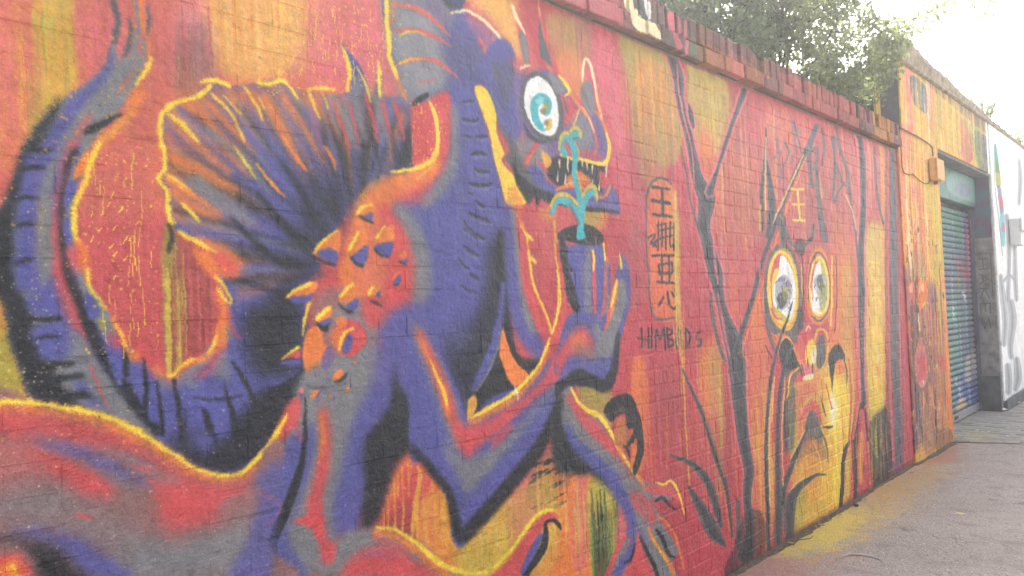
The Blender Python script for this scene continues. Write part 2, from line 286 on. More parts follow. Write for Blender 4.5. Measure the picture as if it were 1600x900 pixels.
    F('B', 3, fin); F('O', 16, '256 178 328 138 440 130 540 150 530 190 450 200 380 220 340 262 330 330 300 350 266 330 252 282 260 240', .75); F('O', 8, '262 180 330 150 420 150 400 240 350 330 280 330', .7, 'd'); F('R', 12, '540 150 640 165 636 200 560 200', .4)
    F('G', 14, '300 250 360 260 400 210 460 180 560 160 640 170 640 230 560 220 450 230 400 290 340 340 300 320', .6)
    F('K', 12, '470 262 505 210 560 205 645 180 648 262 600 276 560 300 530 350 512 376 488 398 500 424 470 446 474 480 478 560 440 592 404 590 384 548 376 500 410 470 430 430 440 380 470 330', .95)
    outline = np.array([(256, 180), (290, 160), (328, 140), (370, 138), (405, 136), (440, 132), (470, 146), (505, 146), (540, 146), (560, 108), (580, 150), (592, 110), (612, 156), (640, 170)], float)
    lo = np.array([(256, 180), (252, 210), (258, 240), (250, 280), (262, 310), (266, 345), (300, 376), (336, 404), (350, 470)], float)
    hub = np.array([560., 420.])
    def rays(path, n, cols, r0, r1, w0, w1):
        seg = np.linspace(0, len(path)-1.001, n)
        for k in seg:
            i = int(k); p = path[i]+(path[i+1]-path[i])*(k-i); d = hub-p
            t0 = RNG.uniform(0, .12); t1 = RNG.uniform(r0, r1); w = RNG.uniform(w0, w1)
            m = p+d*(t0+t1)/2+RNG.normal(0, 3, 2)
            S(cols[RNG.integers(len(cols))], 3.4, [(*(p+d*t0), w*.7), (*m, w), (*(p+d*t1), 1)], RNG.uniform(.55, .95))
    rays(outline, 64, 'GOOGBOIGVC', .25, .6, 4, 11); rays(lo, 50, 'OOGIBOOGRC', .25, .6, 4, 12)
    rays(outline, 46, 'KBKBB', .55, .85, 3, 8); rays(lo, 40, 'BKBGK', .5, .85, 3, 9)
    for q in ('268 182 12 300 220 14 360 270 8', '262 240 12 310 268 20 372 300 6', '268 300 14 312 330 14 345 345 4', '300 376 12 350 396 18 384 420 4', '320 180 10 360 240 10 390 280 3', '410 150 10 440 200 14 470 250 4', '440 150 10 480 210 10 506 260 3', '480 150 6 520 200 8 540 240 3'): S('O', 4, q, .75)
    for q in ('560 120 10 556 160 14 570 220 8', '585 150 10 598 190 12 610 230 6', '535 170 16 545 200 16 560 240 6', '300 280 20 350 320 26 400 350 10', '320 200 10 380 250 12 420 300 6'): S('G', 4, q, .85)
    for q in ('546 160 4 552 190 6 560 230 3', '570 150 5 582 190 6 590 225 3', '596 160 5 606 200 6 612 230 2', '615 160 6 625 190 8 632 220 3', '520 160 4 535 200 6 548 236 2'): S('R', 2, q, .8)
    for q in ('510 180 3 530 230 8 545 262 4', '575 200 3 585 226 6 590 260 3', '610 200 2 616 230 6 620 256 3', '440 250 4 470 300 10 490 340 5', '400 300 4 440 350 12 470 380 6', '360 340 4 410 390 12 450 420 6', '440 460 4 380 440 6 330 420 3'): S('K', 3, q, .9)
    for q in ('252 232 7 250 196 8 257 174 8 276 161 7 304 153 7 321 143 8 329 133 6', '314 128 5 330 126 7 346 129 7 360 136 5', '254 226 7 257 250 7 259 266 6', '259 266 6 248 276 8 250 288 8 260 300 8 262 326 7 265 345 8 271 350 6', '400 129 5 420 132 8 440 124 6', '440 124 7 452 136 5 466 156 3', '480 140 4 500 138 5 522 140 4', '531 66 2 540 86 5 545 116 6 541 142 4', '590 94 2 592 110 6 592 140 5 593 152 3'): S('Y', 1.6, q)
    for q in ('330 148 3 362 180 4 380 224 3', '380 134 3 400 166 4 410 190 2', '348 150 2 376 178 3', '262 178 5 290 200 8 310 224 3', '262 276 8 282 290 9 304 308 5', '278 362 8 304 378 8 338 396 4', '284 318 4 300 334 6 312 348 2', '482 142 3 490 164 4 500 188 2', '556 104 2 570 130 4 578 160 3', '335 432 5 348 446 6 362 470 4', '364 228 3 384 258 4 400 280 3', '400 256 3 420 282 4 436 300 2', '404 152 2 412 170 3', '504 145 2 512 170 3'): S('Y', 1.6, q, .9)
    S('O', 3, '258 280 8 300 306 10 346 336 5', .9); F('O', 4, '296 388 326 396 360 410 374 430 340 432 322 424', .9); F('R', 5, '330 394 356 402 374 428 350 428', .8); F('O', 4, '340 444 356 470 352 540 340 540 340 500', .95); S('Y', 1.5, '340 450 3 352 470 4 362 476 3'); S('R', 3, '352 480 4 364 520 6 374 528 3', .8)
    S('K', 1.5, '262 350 5 268 372 8 262 396 6', .85); S('O', 2, '400 256 2 430 294 5 446 310 2', .9); S('O', 2, '440 212 4 466 250 8 480 268 3', .95); S('O', 2, '506 228 3 518 246 6 524 268 2', .9)
    # ---- neck, crest and head
    F('B', 3, '604 -30 604 60 612 100 628 156 646 168 668 156 690 148 700 180 698 232 676 268 640 274 590 300 566 330 600 400 650 400 664 520 640 600 700 650 800 620 796 560 782 480 790 420 794 360 780 280 768 230 748 160 742 138 760 140 780 200 800 210 800 100 770 50 724 15 715 -30')
    F('G', 8, '606 -20 700 -10 716 20 690 60 700 120 690 146 646 166 626 150 612 100', .95); F('H', 8, '616 20 680 30 690 80 690 130 650 150 625 110', .35)
    F('Z', 10, '690 60 740 60 780 110 790 200 770 210 745 130 700 120', .35); F('V', 8, '650 -20 690 0 700 40 680 40', .5)
    for q in ('612 5 5 650 14 9 680 34 7 705 60 2', '616 48 6 650 48 9 678 58 7 706 74 2', '616 104 3 640 94 7 676 94 7 700 110 6 716 122 2', '652 128 1 668 128 3 680 122 1'): S('I', 2, q, .9)
    for q in ('622 55 2 640 50 4 664 54 2', '622 100 3 640 94 4 664 92 2'): S('Y', 1.5, q, .8)
    S('Y', 1.6, '604 -10 5 604 30 7 607 60 7 608 84 7 613 102 7 620 124 6'); S('O', 3, '618 118 5 628 142 6 636 158 3', .9); S('O', 3, '613 0 6 612 40 8', .6)
    F('R', 3, '642 160 664 160 684 148 702 148 702 232 678 248 648 262 644 230', .95, 'n')
    S('K', 1.5, '646 164 8 656 156 9 668 148 7'); F('K', 4, '686 -20 722 -20 724 6 712 14 696 8', .9); F('U', 4, '690 -10 720 -10 722 8 706 10', .6)
    F('P', 7, '724 22 752 30 776 56 792 86 796 100 780 90 762 100 748 60', .75); S('V', 5, '740 40 8 764 70 16 776 100 10', .6); S('I', 2.5, '748 60 4 764 90 7 778 112 4', .85)
    S('F', 1.8, '704 20 3 728 18 4 748 28 4 772 48 5 790 76 5 800 100 4'); S('Y', 1.5, '772 98 3 780 108 4 776 128 6', .7)
    F('Y', 2, '741 139 760 140 774 172 776 208 788 240 784 252 806 280 816 296 822 318 800 322 790 318 782 286 772 248 762 200', .98); F('O', 5, '790 300 806 290 820 318 812 340 800 330', .6, 's')
    F('Z', 3, '778 186 787 210 796 236 788 246 800 262 812 282 832 300 852 312 870 318 868 300 840 280 820 256 806 220 796 190', .98)
    F('B', 3, '746 110 778 60 806 90 812 200 806 220 786 200 774 170 764 142', .98); F('Z', 6, '772 110 800 96 812 116 800 150 786 180', .5); S('Z', 3, '770 96 8 776 120 10', .6)
    # snout and jaws
    F('V', 3, '806 104 830 108 858 110 888 136 892 150 908 166 924 176 936 174 948 206 952 244 944 258 924 256 904 250 872 246 858 252 842 234 818 214 806 180', .98)
    F('G', 6, '806 216 840 220 862 250 856 280 830 262 812 250', .9); F('R', 4, '862 150 886 150 900 168 898 190 880 200 868 180', .9); F('I', 5, '800 92 832 96 842 112 820 116 806 112', .9)
    F('G', 4, '886 196 906 176 922 196 928 232 906 240 890 228', .8); F('R', 4, '880 214 900 236 930 238 944 250 906 248 880 244', .85); F('V', 4, '928 178 942 200 946 240 934 236 930 206', .9)
    F('K', 2.5, '852 260 868 246 904 250 942 260 946 280 940 302 926 296 914 276 904 268 884 290 868 288 856 274'); F('O', 3, '884 282 900 268 914 272 924 284 900 288', .9); F('R', 3, '936 268 950 276 946 296 938 290', .9)
    F('B', 3, '824 262 842 262 856 284 880 296 910 296 936 306 956 290 968 333 930 326 900 322 870 316 846 298', .98); F('V', 4, '920 304 952 300 962 328 930 318', .7)
    S('K', 2, '870 318 4 900 324 6 930 328 7 966 332 4', .95)
    F('K', 2.5, '800 254 812 272 834 292 862 302 874 316 856 318 846 311 840 322 834 308 826 320 816 304 806 286', .97)
    S('O', 2, '868 298 4 888 290 7 906 292 5 930 306 4 944 308 4 954 290 3', .9); S('Y', 1, '884 288 2 900 284 3', .7)
    S('R', 2, '838 226 8 830 240 7 820 258 6', .95); S('O', 1.5, '834 236 3 822 256 4', .7); S('R', 2, '842 252 5 850 264 6 856 268 3', .9); F('A', 1.6, '846 236 862 250 854 264 848 252', .95)
    for x, y, x2, y2 in ((874, 250, 874, 263), (887, 246, 888, 270), (910, 252, 910, 262), (917, 254, 917, 266), (926, 258, 925, 272), (948, 256, 947, 277), (883, 288, 884, 272), (925, 294, 926, 280), (936, 298, 937, 284), (871, 284, 872, 268)):
        S('F', .8, [(x, y, 3.2), ((x+x2)/2, (y+y2)/2, 2.6), (x2, y2, 1.2)], .95)
    S('Y', 1.5, '876 242 3 892 248 4 908 250 5 926 254 6 942 256 7 950 246 6 951 224 5 946 204 4'); S('O', 2, '930 174 5 938 184 5 947 206 6', .9)
    S('I', 2, '892 190 4 902 172 4 914 176 5 926 200 4 932 226 5 930 240 4', .9); S('C', 1, '896 196 2 902 180 3 908 168 3 920 186 2.5 928 206 2', .9); S('I', 2, '858 150 4 868 180 4 872 200 3', .7)
    # eye
    F('Z', 2, '812 160 818 126 834 112 854 118 870 140 880 170 880 200 870 220 852 224 832 206 818 186', .97); F('K', 2, '816 190 832 212 854 222 842 226 824 212', .6)
    F('W', 1.2, '819 164 822 134 834 121 850 124 864 142 872 170 872 196 862 212 846 209 830 194'); S('H', 2, '828 150 2 834 180 2', .5)
    F('T', 2, '828 170 831 154 842 146 855 150 862 162 860 176 853 182 848 176 852 168 846 162 841 170 843 186 850 198 842 202 833 190', .95); F((150, 205, 210), 2, '836 160 842 152 850 156 844 164', .8); F('L', 1.2, '846 168 854 160 858 166 852 176', .7); F('N', 1, '844 172 852 170 852 178 846 178', .8); F('S', 1, '856 188 862 186 862 200 852 204', .9); F('T', 1, '844 200 852 202 850 206 844 204', .8); F('N', 1, '850 190 856 188 856 196 850 196', .8)
    # horns
    F('R', 3, '806 14 820 50 830 96 818 100 810 60', .85); F('G', 2, '810 48 822 62 826 98 820 102 814 80', .95); S('F', 1.6, '800 8 3 806 26 6 813 40 4 820 54 2'); S('F', 1.5, '812 108 4 820 104 4 828 102 2')
    S('I', 2, '842 -10 4 843 20 4 850 60 3', .7); F('Z', 1.6, '842 30 848 56 856 78 862 104 856 100 844 88 842 60'); S('C', 1, '840 0 1.5 843 26 2', .8)
    F('I', 3, '846 92 862 108 866 112 858 112', .9); F('G', 2, '856 112 872 124 884 136 870 148 862 132', .95); S('Y', 1.6, '872 118 3 884 132 5 890 144 5 882 150 3', .95); S('O', 2, '890 146 4 904 166 5 918 184 4', .8)
    F('G', 2, '905 142 916 126 924 132 930 178 916 172', .95); S('Z', 2, '910 140 5 922 172 5', .5); S('F', 1.4, '909 130 2 911 106 3.5 915 92 4 922 100 4.5 928 124 4 934 160 4 940 184 3'); S('O', 2, '932 140 3 938 178 4', .6); S('Z', 2, '880 152 3 886 176 6', .7)
    # neck scales
    for q in ('735 242 2 748 240 5 760 243 2', '740 264 2 752 269 5 765 268 2', '732 286 2 748 291 5 768 287 2', '742 314 2 752 322 4 758 324 1', '732 332 2 748 340 5 768 348 2', '726 358 2 742 368 6 756 374 3', '724 384 2 736 396 5 748 402 2', '734 428 2 742 434 4 748 436 2', '742 214 2 752 214 4 762 212 2', '722 160 2 740 158 3', '722 186 2 738 190 4 748 186 2', '720 212 1 735 214 3', '728 300 1 738 304 3', '724 344 1 730 356 3 738 360 2', '716 400 1 722 414 3 732 420 2', '720 446 2 734 456 4 746 458 2'): v = np.array(q.split(), float).reshape(-1, 3); v[:, 2] *= 1.5; S('K', 1.2, v, .8); S((120, 120, 176), 1, v+np.array([1, 5, 0]), .5)
    S('Z', 3, '726 200 2 722 300 4 726 380 3', .35)
    # ---- chest, back of the neck, shoulder
    S('G', 6, '708 170 14 708 236 16 694 282 24 660 320 20', .95); S('R', 5, '694 156 14 694 226 16 676 272 20 640 300 18', .95); S('I', 4, '690 160 4 690 220 5', .5)
    F('O', 4, '680 244 640 268 600 280 566 310 548 350 534 400 526 440 540 470 600 460 640 440 640 380 610 330 640 306 670 286 686 262', .97); F('R', 8, '604 306 640 300 672 280 664 306 640 318 616 318', .85)
    F('R', 6, '588 322 612 322 640 360 650 420 640 470 620 500 604 470 600 420 596 370', .92); F('G', 6, '612 322 640 330 664 372 672 420 670 470 644 480 646 420 638 370', .95); F('I', 5, '560 360 600 360 612 440 580 460 550 440', .5)
    S('Y', 1.6, '670 160 4 681 186 6 684 222 7 678 246 9 664 258 6 640 266 5 610 270 4'); S('A', 2, '652 280 4 672 262 6 682 240 3', .7); S('A', 3, '600 276 4 570 300 6 550 336 5', .7)
    F('R', 4, '506 440 524 428 534 470 514 500 500 480', .9); F('E', 6, '486 480 520 450 560 470 580 520 540 560 500 540', .9); F('G', 6, '520 490 560 470 600 500 590 540 540 560', .8); F('R', 5, '565 470 590 470 596 510 572 508', .9); F('R', 5, '600 440 632 440 622 490 608 500', .9)
    S('Y', 1.6, '484 470 4 476 500 5 472 526 3'); F('O', 3, '480 518 500 512 504 548 500 572 490 604 478 592 472 548', .97); F('O', 3, '498 542 510 544 500 574 494 570', .9)
    F('G', 5, '470 590 520 556 580 540 600 560 588 640 566 690 540 780 530 840 500 880 480 905 392 905 404 820 424 744 444 690 456 640', .98)
    # blue masses of the forelegs
    F('B', 7, '600 500 660 470 694 520 700 640 660 690 610 710 576 780 556 836 526 836 520 790 534 730 546 680 560 640 586 580', .97); F('V', 8, '580 540 600 540 600 600 580 590', .4)
    F('B', 5, '446 690 476 676 474 720 456 770 440 830 430 905 350 905 396 830 426 744', .95); F('B', 5, '476 690 490 660 492 700 476 760 460 810 450 840 470 880 480 905 430 905 430 850 456 800', .92); F('G', 5, '420 752 440 750 420 800 396 830', .6)
    F('R', 4, '444 640 468 620 466 660 440 690 424 708 432 680', .9); S('O', 3, '446 650 8 430 684 10 400 722 8', .8); S('Y', 1.6, '448 648 3 436 672 6 418 698 8 400 718 8 384 736 5')
    S('K', 2, '476 620 2 477 650 4 475 690 7 471 724 10 459 764 14 444 804 16 427 842 15 425 872 14 434 910 16', .97)
    S('R', 5, '504 640 14 508 690 17 502 740 18 492 780 22 492 808 26 504 840 14 508 862 14 522 905 22', .95); S('O', 4, '502 650 8 504 690 10 500 720 5', .8); F('R', 3, '456 816 480 806 500 800 504 826 500 846 486 826', .95); S('R', 3, '470 690 6 462 660 6', .6)
    for q in ('512 590 6 500 620 6', ): S('V', 3, q, .5)
    F('K', 5, '616 566 622 600 650 634 690 650 726 660 740 700 700 712 650 704 634 712 618 730 604 770 590 812 572 832 562 822 570 760 566 700 584 666 606 640 612 606', .97)
    # belly pit and orange wedge between neck and forearm
    F('K', 10, '766 380 790 366 798 420 800 520 790 570 760 620 738 650 722 630 704 590 694 548 700 516 734 496 756 450', .85)
    F('K', 3, '776 366 790 366 796 400 800 520 816 560 846 560 830 590 806 606 760 626 738 660 730 640 752 590 776 540 780 450', .95)
    F('B', 12, '690 460 744 446 740 510 716 556 694 530', .6)
    F('O', 2, '785 512 794 540 806 566 828 590 806 604 794 592 784 566 780 544'); S('B', 3, '786 440 6 782 490 10 770 544 14 752 586 14 736 612 8', .97); S('G', 2, '784 500 2 776 550 4 758 590 5 742 612 4', .8)
    F('B', 4, '788 320 802 330 812 360 816 420 830 500 850 540 838 560 806 520 792 460 788 400', .97); S('G', 3, '800 330 8 808 380 10 814 440 10 824 490 14 834 520 10', .95); S('R', 3, '808 340 8 816 380 12 822 440 14 834 480 16 848 514 14', .95)
    S('O', 2, '806 336 4 821 362 5 826 400 5 831 440 5 841 466 5 853 494 5 861 520 4', .95); S('Y', 1, '812 350 2 823 372 3 827 402 3 832 440 3 843 468 3 855 496 3 861 518 3'); S('Y', 1, '822 366 3 829 373 5 833 378 2'); S('Y', 1, '828 402 3 834 408 6 838 412 3'); F('R', 2, '824 380 834 378 834 388 828 392', .9)
    # ---- V of the raised arm
    F('B', 3, '640 510 662 514 692 560 716 612 734 652 800 614 862 560 880 540 960 540 950 606 900 604 872 640 842 696 792 764 744 812 722 856 706 842 703 796 690 764 660 724 640 704', .98)
    F('G', 5, '640 512 660 516 690 572 716 640 724 690 708 700 690 650 668 590', .95); F('G', 5, '690 690 726 716 780 696 832 644 862 604 884 584 880 606 836 664 792 716 752 750 730 772 716 748', .95)
    F('R', 5, '646 514 660 520 686 570 706 620 722 664 760 656 812 624 846 592 868 556 890 530 900 560 876 590 822 636 780 676 750 696 730 716 712 690 690 630 668 570', .95); S('G', 4, '740 720 6 780 700 10 820 668 8', .5); S('B', 2, '762 692 2 784 674 6 806 654 4', .9); F('R', 4, '770 684 800 660 796 676 770 700', .8)
    S('O', 3, '652 522 4 668 556 7 684 590 9 696 628 9 704 660 4', .9); S('Y', 1.4, '672 564 2 684 592 4 694 616 5 698 634 3')
    F('A', 2, '732 626 742 618 746 632 738 652 730 656', .95); S('O', 3, '734 662 8 760 646 10 792 630 10 816 610 9 842 578 8 858 540 6', .95); S('Y', 1.5, '736 654 4 762 638 7 792 622 6 816 602 6 842 570 5 860 528 5')
    S('W', .6, '804 604 1.5 807 614 1.8 808 626 2', .95)
    S('B', 5, '884 590 8 858 628 12 820 684 18 776 740 20 742 790 16', .9); S('K', 3, '642 700 10 672 734 14 700 770 14 711 812 16 720 842 16 746 816 22 792 764 22 838 706 20 866 654 18 884 622 14', .96)
    # pot and hand
    F('B', 2, '872 376 884 384 942 384 944 440 946 484 930 496 906 492 890 476 880 424'); F('K', 1.6, '870 368 882 358 904 350 926 354 941 366 941 380 916 384 890 378 874 376'); F('K', 3, '873 376 884 384 888 420 898 452 906 488 892 482 882 450', .92)
    S('G', 3, '922 386 8 916 430 12 920 490 12', .8); S('R', 1.6, '926 392 4 928 440 6 929 490 5', .95); S('Y', 1, '926 390 3 928 404 4 927 424 2'); S('K', 1.5, '876 398 3 888 414 3 898 432 2', .9)
    S('R', 1.6, '944 384 3 946 420 4 942 490 5', .9); S('Y', 1, '943 380 3 945 396 3 945 408 2'); S('O', 2, '941 490 4 940 500 4', .7)
    F('R', 3, '872 404 880 424 884 466 896 486 888 512 870 530 858 540 866 500 874 470', .95); S('A', 1, '866 344 5 867 378 5 868 402 2', .95); S('O', 1.6, '869 396 2 872 420 5 874 440 4', .9); S('Y', 1.2, '868 400 1.5 871 422 3 874 464 6 872 484 5 865 512 4 861 522 4')
    F('B', 3, '884 500 906 488 944 492 970 400 980 414 985 440 984 474 972 520 962 560 950 600 930 590 904 566 880 580 866 576', .98); F('G', 3, '966 444 976 440 978 474 966 512 952 560 932 546 946 510', .95); S('G', 3, '948 410 5 950 450 6 948 490 5', .9); S('B', 2, '952 416 4 952 460 4', .9)
    F('R', 5, '866 560 890 526 906 512 922 522 930 546 912 560 890 556 876 580', .95); F('O', 5, '892 524 912 526 914 542 896 544', .7); F('E', 6, '896 544 930 540 936 560 906 566', .9); S('G', 4, '930 506 10 938 540 12 930 562 8', .9)
    S('O', 1.6, '965 438 4 961 452 8 957 474 9 952 494 7 946 514 4', .95); S('Y', 1, '964 438 3 960 456 4 955 480 3'); S('Y', 1, '968 396 1.5 970 412 4 971 422 2'); S('R', 2, '952 480 5 948 504 4 944 520 2', .8); S('Z', 1, '962 432 2 974 433 2', .8)
    S('Z', 2, '888 516 2 906 506 4 924 514 2', .7); S('B', 4, '876 596 10 892 576 11 908 562 10 928 576 12 944 584 8', .9)
    F('K', 3, '866 606 884 590 904 576 930 588 944 592 956 566 962 526 968 522 966 566 958 604 940 614 916 604 890 606 874 640', .97)
    # plant
    S('S', 1, '908 352 5.2 912 330 5.2 908 300 3.9 900 262 3.9 904 240 3.9 896 222 3.9', .8)
    S('T', 1, '906 372 9.1 907 348 10.4 908 330 10.4 904 306 7.8 897 272 7.8 899 244 9.1 893 224 9.1 886 218 6.5'); F('T', 1, '903 360 911 360 914 374 902 374'); S('T', 1, '884 244 9.1 878 230 9.1 879 216 7.8 888 213 7.8'); S('S', 1, '874 236 3.9 876 216 5.2 884 208 6.5 892 213 3.9', .95)
    S('T', 1, '893 212 11.7 899 212 13.0 906 216 9.1'); S('S', 1, '890 206 5.2 898 200 6.5 906 206 5.2 907 216 3.9', .95); S('Z', 1, '896 216 3.9 904 217 3.9', .8)
    S('T', 1, '906 340 10.4 896 324 11.7 880 314 11.7 867 318 9.1 861 336 5.2'); S('S', 1, '860 324 3.9 866 310 6.5 878 304 7.8 892 309 6.5 904 322 3.9', .97); S('T', 1, '908 334 9.1 914 312 10.4 924 300 10.4 931 306 6.5'); S('S', 1, '909 308 3.9 917 294 6.5 926 290 7.8 932 300 5.2 933 314 2.6', .97); S('Z', 1, '888 318 2.6 898 336 5.2 904 350 3.9', .6)
    # spikes of the shoulder
    def spike(orange, yel, blue, dark):
        if orange: F('O', 1.6, orange)
        if blue: F('B', 1.6, blue)
        if dark: S('K', 1, dark, .95)
        if yel: S('Y', 1, yel)
    spike('488 398 504 378 530 358 530 392 520 402', '489 396 3 502 380 5 526 360 3', '494 396 510 390 526 394 524 414 508 408', '486 400 2 506 410 4 524 416 3')
    spike('552 336 566 320 584 318 584 334 566 336', '557 334 5 566 324 6 582 320 3', '564 338 582 332 583 346', '560 338 3 572 344 4 583 349 3')
    spike('548 398 558 366 572 360 574 384 560 400', '545 392 6 552 378 6 560 364 5', '546 404 562 392 575 384 574 402 566 416', '548 402 3 556 412 4 567 417 4')
    spike('586 378 596 362 612 352 616 374 600 384', '588 374 4 594 362 4 602 352 4', '584 386 600 380 614 380 608 402 594 398', '586 390 3 596 400 4 606 402 3')
    spike('620 402 632 392 636 404', '', '622 410 637 404 635 415', '622 408 2 634 415 3'); spike('610 440 616 428 628 424', '', '614 444 622 430 626 438 620 447', '614 446 2 622 446 2')
    spike('446 466 468 450 494 440 492 456 470 466', '449 464 4 466 452 7 486 443 4', '450 468 472 462 490 460 478 474 460 475', '')
    spike('528 468 540 452 552 446 556 462 540 474', '530 466 5 540 454 5 552 444 4', '542 478 560 468 556 484 548 488', '528 476 2 540 486 4 550 490 4')
    spike('492 500 508 482 518 480 516 496 500 504', '494 500 5 504 490 7 517 480 4', '498 506 514 498 518 504 506 512', ''); F('K', 1.6, '491 504 506 510 516 506 507 520')
    spike('574 464 580 450 590 446 590 462', '575 462 4 580 452 5 585 448 3', '582 464 594 452 592 466', '578 471 3 588 474 5 597 477 2')
    F('R', 3, '520 516 546 500 568 516 572 536 548 560 526 546', .95); F('O', 4, '516 520 536 512 534 548 520 542', .9); S('Y', 1.2, '530 548 4 533 532 5 540 520 5 551 515 3'); F('B', 1.6, '534 546 544 524 552 530 546 548 540 554'); F('O', 3, '524 500 536 494 540 508 528 510', .9)
    F('V', 3, '502 560 516 540 522 560 508 582', .8); S('Y', 1, '440 562 2 456 550 4 468 542 4'); F('R', 2, '444 560 470 546 470 560', .9); S('B', 2, '438 568 4 456 568 8 470 564 4')
    spike('518 592 526 580 534 578 534 590 524 596', '', '', '522 598 3 534 594 5 542 584 3'); spike('550 568 554 562 558 570', '', '558 566 562 566 562 572', ''); spike('538 610 544 602 546 612', '', '546 606 548 598 550 604', '')
    spike('484 624 490 612 497 610 496 620', '', '492 622 500 612 498 624', ''); F('P', 1.6, '465 612 470 606 474 612 470 616'); F('B', 2, '466 618 472 618 470 630', .9); spike('512 622 516 616 520 622', '', '518 624 524 618 522 628', '')
    S('K', 1.2, '478 604 2 500 608 3 540 600 2', .5)
    # ---- far leg and its claws
    F('G', 3, '872 622 892 604 906 640 942 660 966 694 1002 752 1040 756 1056 772 1040 784 1016 782 1044 820 1060 860 1050 880 1056 905 984 905 1000 850 990 830 976 868 962 905 944 905 970 856 988 812 968 782 948 758 918 736 890 738 866 722 862 668', .98)
    F('K', 4, '862 640 880 618 878 660 900 690 940 724 956 762 926 744 890 742 866 728', .97); S('B', 4, '884 664 10 900 694 18 924 716 24 952 744 22 972 780 20 986 812 15 984 836 12', .97); F('R', 5, '884 618 900 620 922 650 950 676 968 706 958 712 930 690 904 660', .95); S('R', 5, '956 690 12 974 720 12 990 752 8', .5)
    S('G', 4, '886 640 8 902 670 10 930 700 12 956 722 12', .9); S('Y', 1.4, '893 606 4 902 626 5 916 641 7 936 651 8 953 674 6 967 702 5 986 732 5 1001 752 4'); S('O', 2, '990 738 5 1002 754 6 1006 766 3', .8)
    F('R', 4, '984 768 1004 774 1024 800 1022 824 1006 810 990 792', .85); S('G', 2, '996 780 3 1012 806 5', .7)
    F('R', 3, '1008 762 1040 758 1056 770 1064 790 1046 776 1020 774', .9); S('Y', 1.2, '1024 754 2 1038 758 4 1048 752 4 1058 766 4 1064 782 3 1069 804 2'); S('K', 1.4, '1024 784 4 1034 778 5 1046 790 5 1058 798 3', .85)
    S('R', 2, '1030 812 6 1048 832 8 1060 856 6 1068 880 3', .9); S('O', 1.2, '1028 806 3 1044 820 4 1056 840 4 1062 866 3 1070 892 3', .95); S('G', 2, '1022 820 8 1040 838 10 1054 862 6', .9); S('K', 1.6, '1024 828 4 1036 844 7 1044 866 6 1054 872 3', .92)
    S('G', 3, '1006 826 10 1024 854 16 1040 886 14 1046 908 12', .95); S('O', 2, '1012 824 4 1022 846 6 1036 866 7 1048 886 7 1054 905 5', .95); S('Y', 1, '1020 842 2 1032 862 3 1044 880 2', .7); S('K', 2, '1000 838 5 1010 862 7 1022 884 7 1028 908 7', .95)
    F('R', 4, '996 842 1008 868 1022 905 976 905 986 870', .97); S('B', 3, '990 834 6 984 864 12 966 894 14 956 912 12', .95); S('R', 2, '976 840 6 960 870 8 948 905 10', .9); S('K', 2, '992 850 3 986 874 5 976 880 3', .85); S('V', 3, '996 826 8 1008 844 6', .8)
    # ---- lower claw, bottom middle
    F('G', 5, '500 905 516 858 540 836 584 826 628 834 664 858 700 890 740 905', .98); F('R', 6, '536 890 560 862 610 848 650 872 690 905 540 905', .95); S('G', 4, '520 872 10 560 850 14 610 850 14 650 874 10', .6); S('V', 3, '560 872 3 590 866 6 620 872 3', .7); F('R', 4, '504 850 524 850 520 880 504 880', .9)
    S('O', 3, '584 832 9 616 838 12 648 858 14 680 886 14 706 905 10', .95); S('R', 3, '580 842 6 612 850 10 640 868 8', .7); S('Y', 1.6, '586 824 4 616 828 6 648 848 7 676 873 9 708 891 9 742 896 6 760 894 4')
    F('R', 3, '764 905 790 880 812 850 836 818 856 802 872 812 856 820 844 834 830 870 812 905', .97); S('B', 2.5, '818 896 12 832 862 12 846 836 8', .97); S('K', 2, '816 908 8 832 884 10 848 858 12 852 836 8 852 818 5', .96); S('K', 1.6, '852 816 5 864 813 6 872 820 6 876 828 3'); S('R', 2, '848 812 8 862 804 8 870 808 4', .95)
    S('Y', 1.5, '770 890 4 796 862 5 820 830 6 840 806 6 856 797 6 864 799 3')
    # ---- back of the body, bottom left
    F('E', 4, '-40 622 50 626 100 636 160 648 222 674 262 702 300 730 340 744 372 740 396 724 424 690 446 700 430 760 420 850 440 910 -40 910', .98)
    F('G', 24, '-20 740 60 750 160 780 240 800 330 820 390 800 380 880 300 910 180 900 100 820 -20 820', .75); F('G', 14, '200 850 270 830 390 830 400 880 300 908 190 905', .8); F('E', 16, '120 770 240 780 330 760 380 800 300 830 200 830', .8)
    F('R', 10, '-20 636 100 648 200 682 280 730 344 758 396 738 372 776 320 812 280 820 240 780 240 740 160 706 60 684 -20 680', .85); F('R', 8, '36 700 92 712 150 740 184 772 140 776 100 752 70 738', .92); F('I', 14, '-20 690 40 690 80 740 -20 760', .5); F('R', 12, '240 790 330 790 340 820 260 840', .5)
    S('V', 7, '40 680 6 90 696 14 140 712 18 184 734 22 216 756 14', .6); S('B', 6, '60 694 6 110 706 12 150 722 16 190 740 16 240 760 5', .75); S('B', 4, '196 712 4 224 724 8 244 736 4', .7); S('G', 6, '160 706 10 190 712 16 240 740 18 280 752 10', .6); S('G', 5, '170 742 8 196 758 14 212 766 6', .7)
    S('R', 2.5, '206 730 3 222 732 6 238 738 3', .85); S('R', 2.5, '226 750 2 240 756 5 250 762 2', .8); S('R', 2.5, '112 804 2 128 808 6 144 810 2', .8)
    S('O', 4, '-20 636 6 50 640 8 110 650 10 160 664 14 216 686 14 264 714 14 304 738 11 344 750 9 376 746 9 404 722 9', .9); S('Y', 2, '-20 628 8 50 630 8 104 638 8 152 650 9 204 670 9 242 692 9 272 712 6 310 734 4 344 744 5 370 742 5 392 728 6 408 708 6')
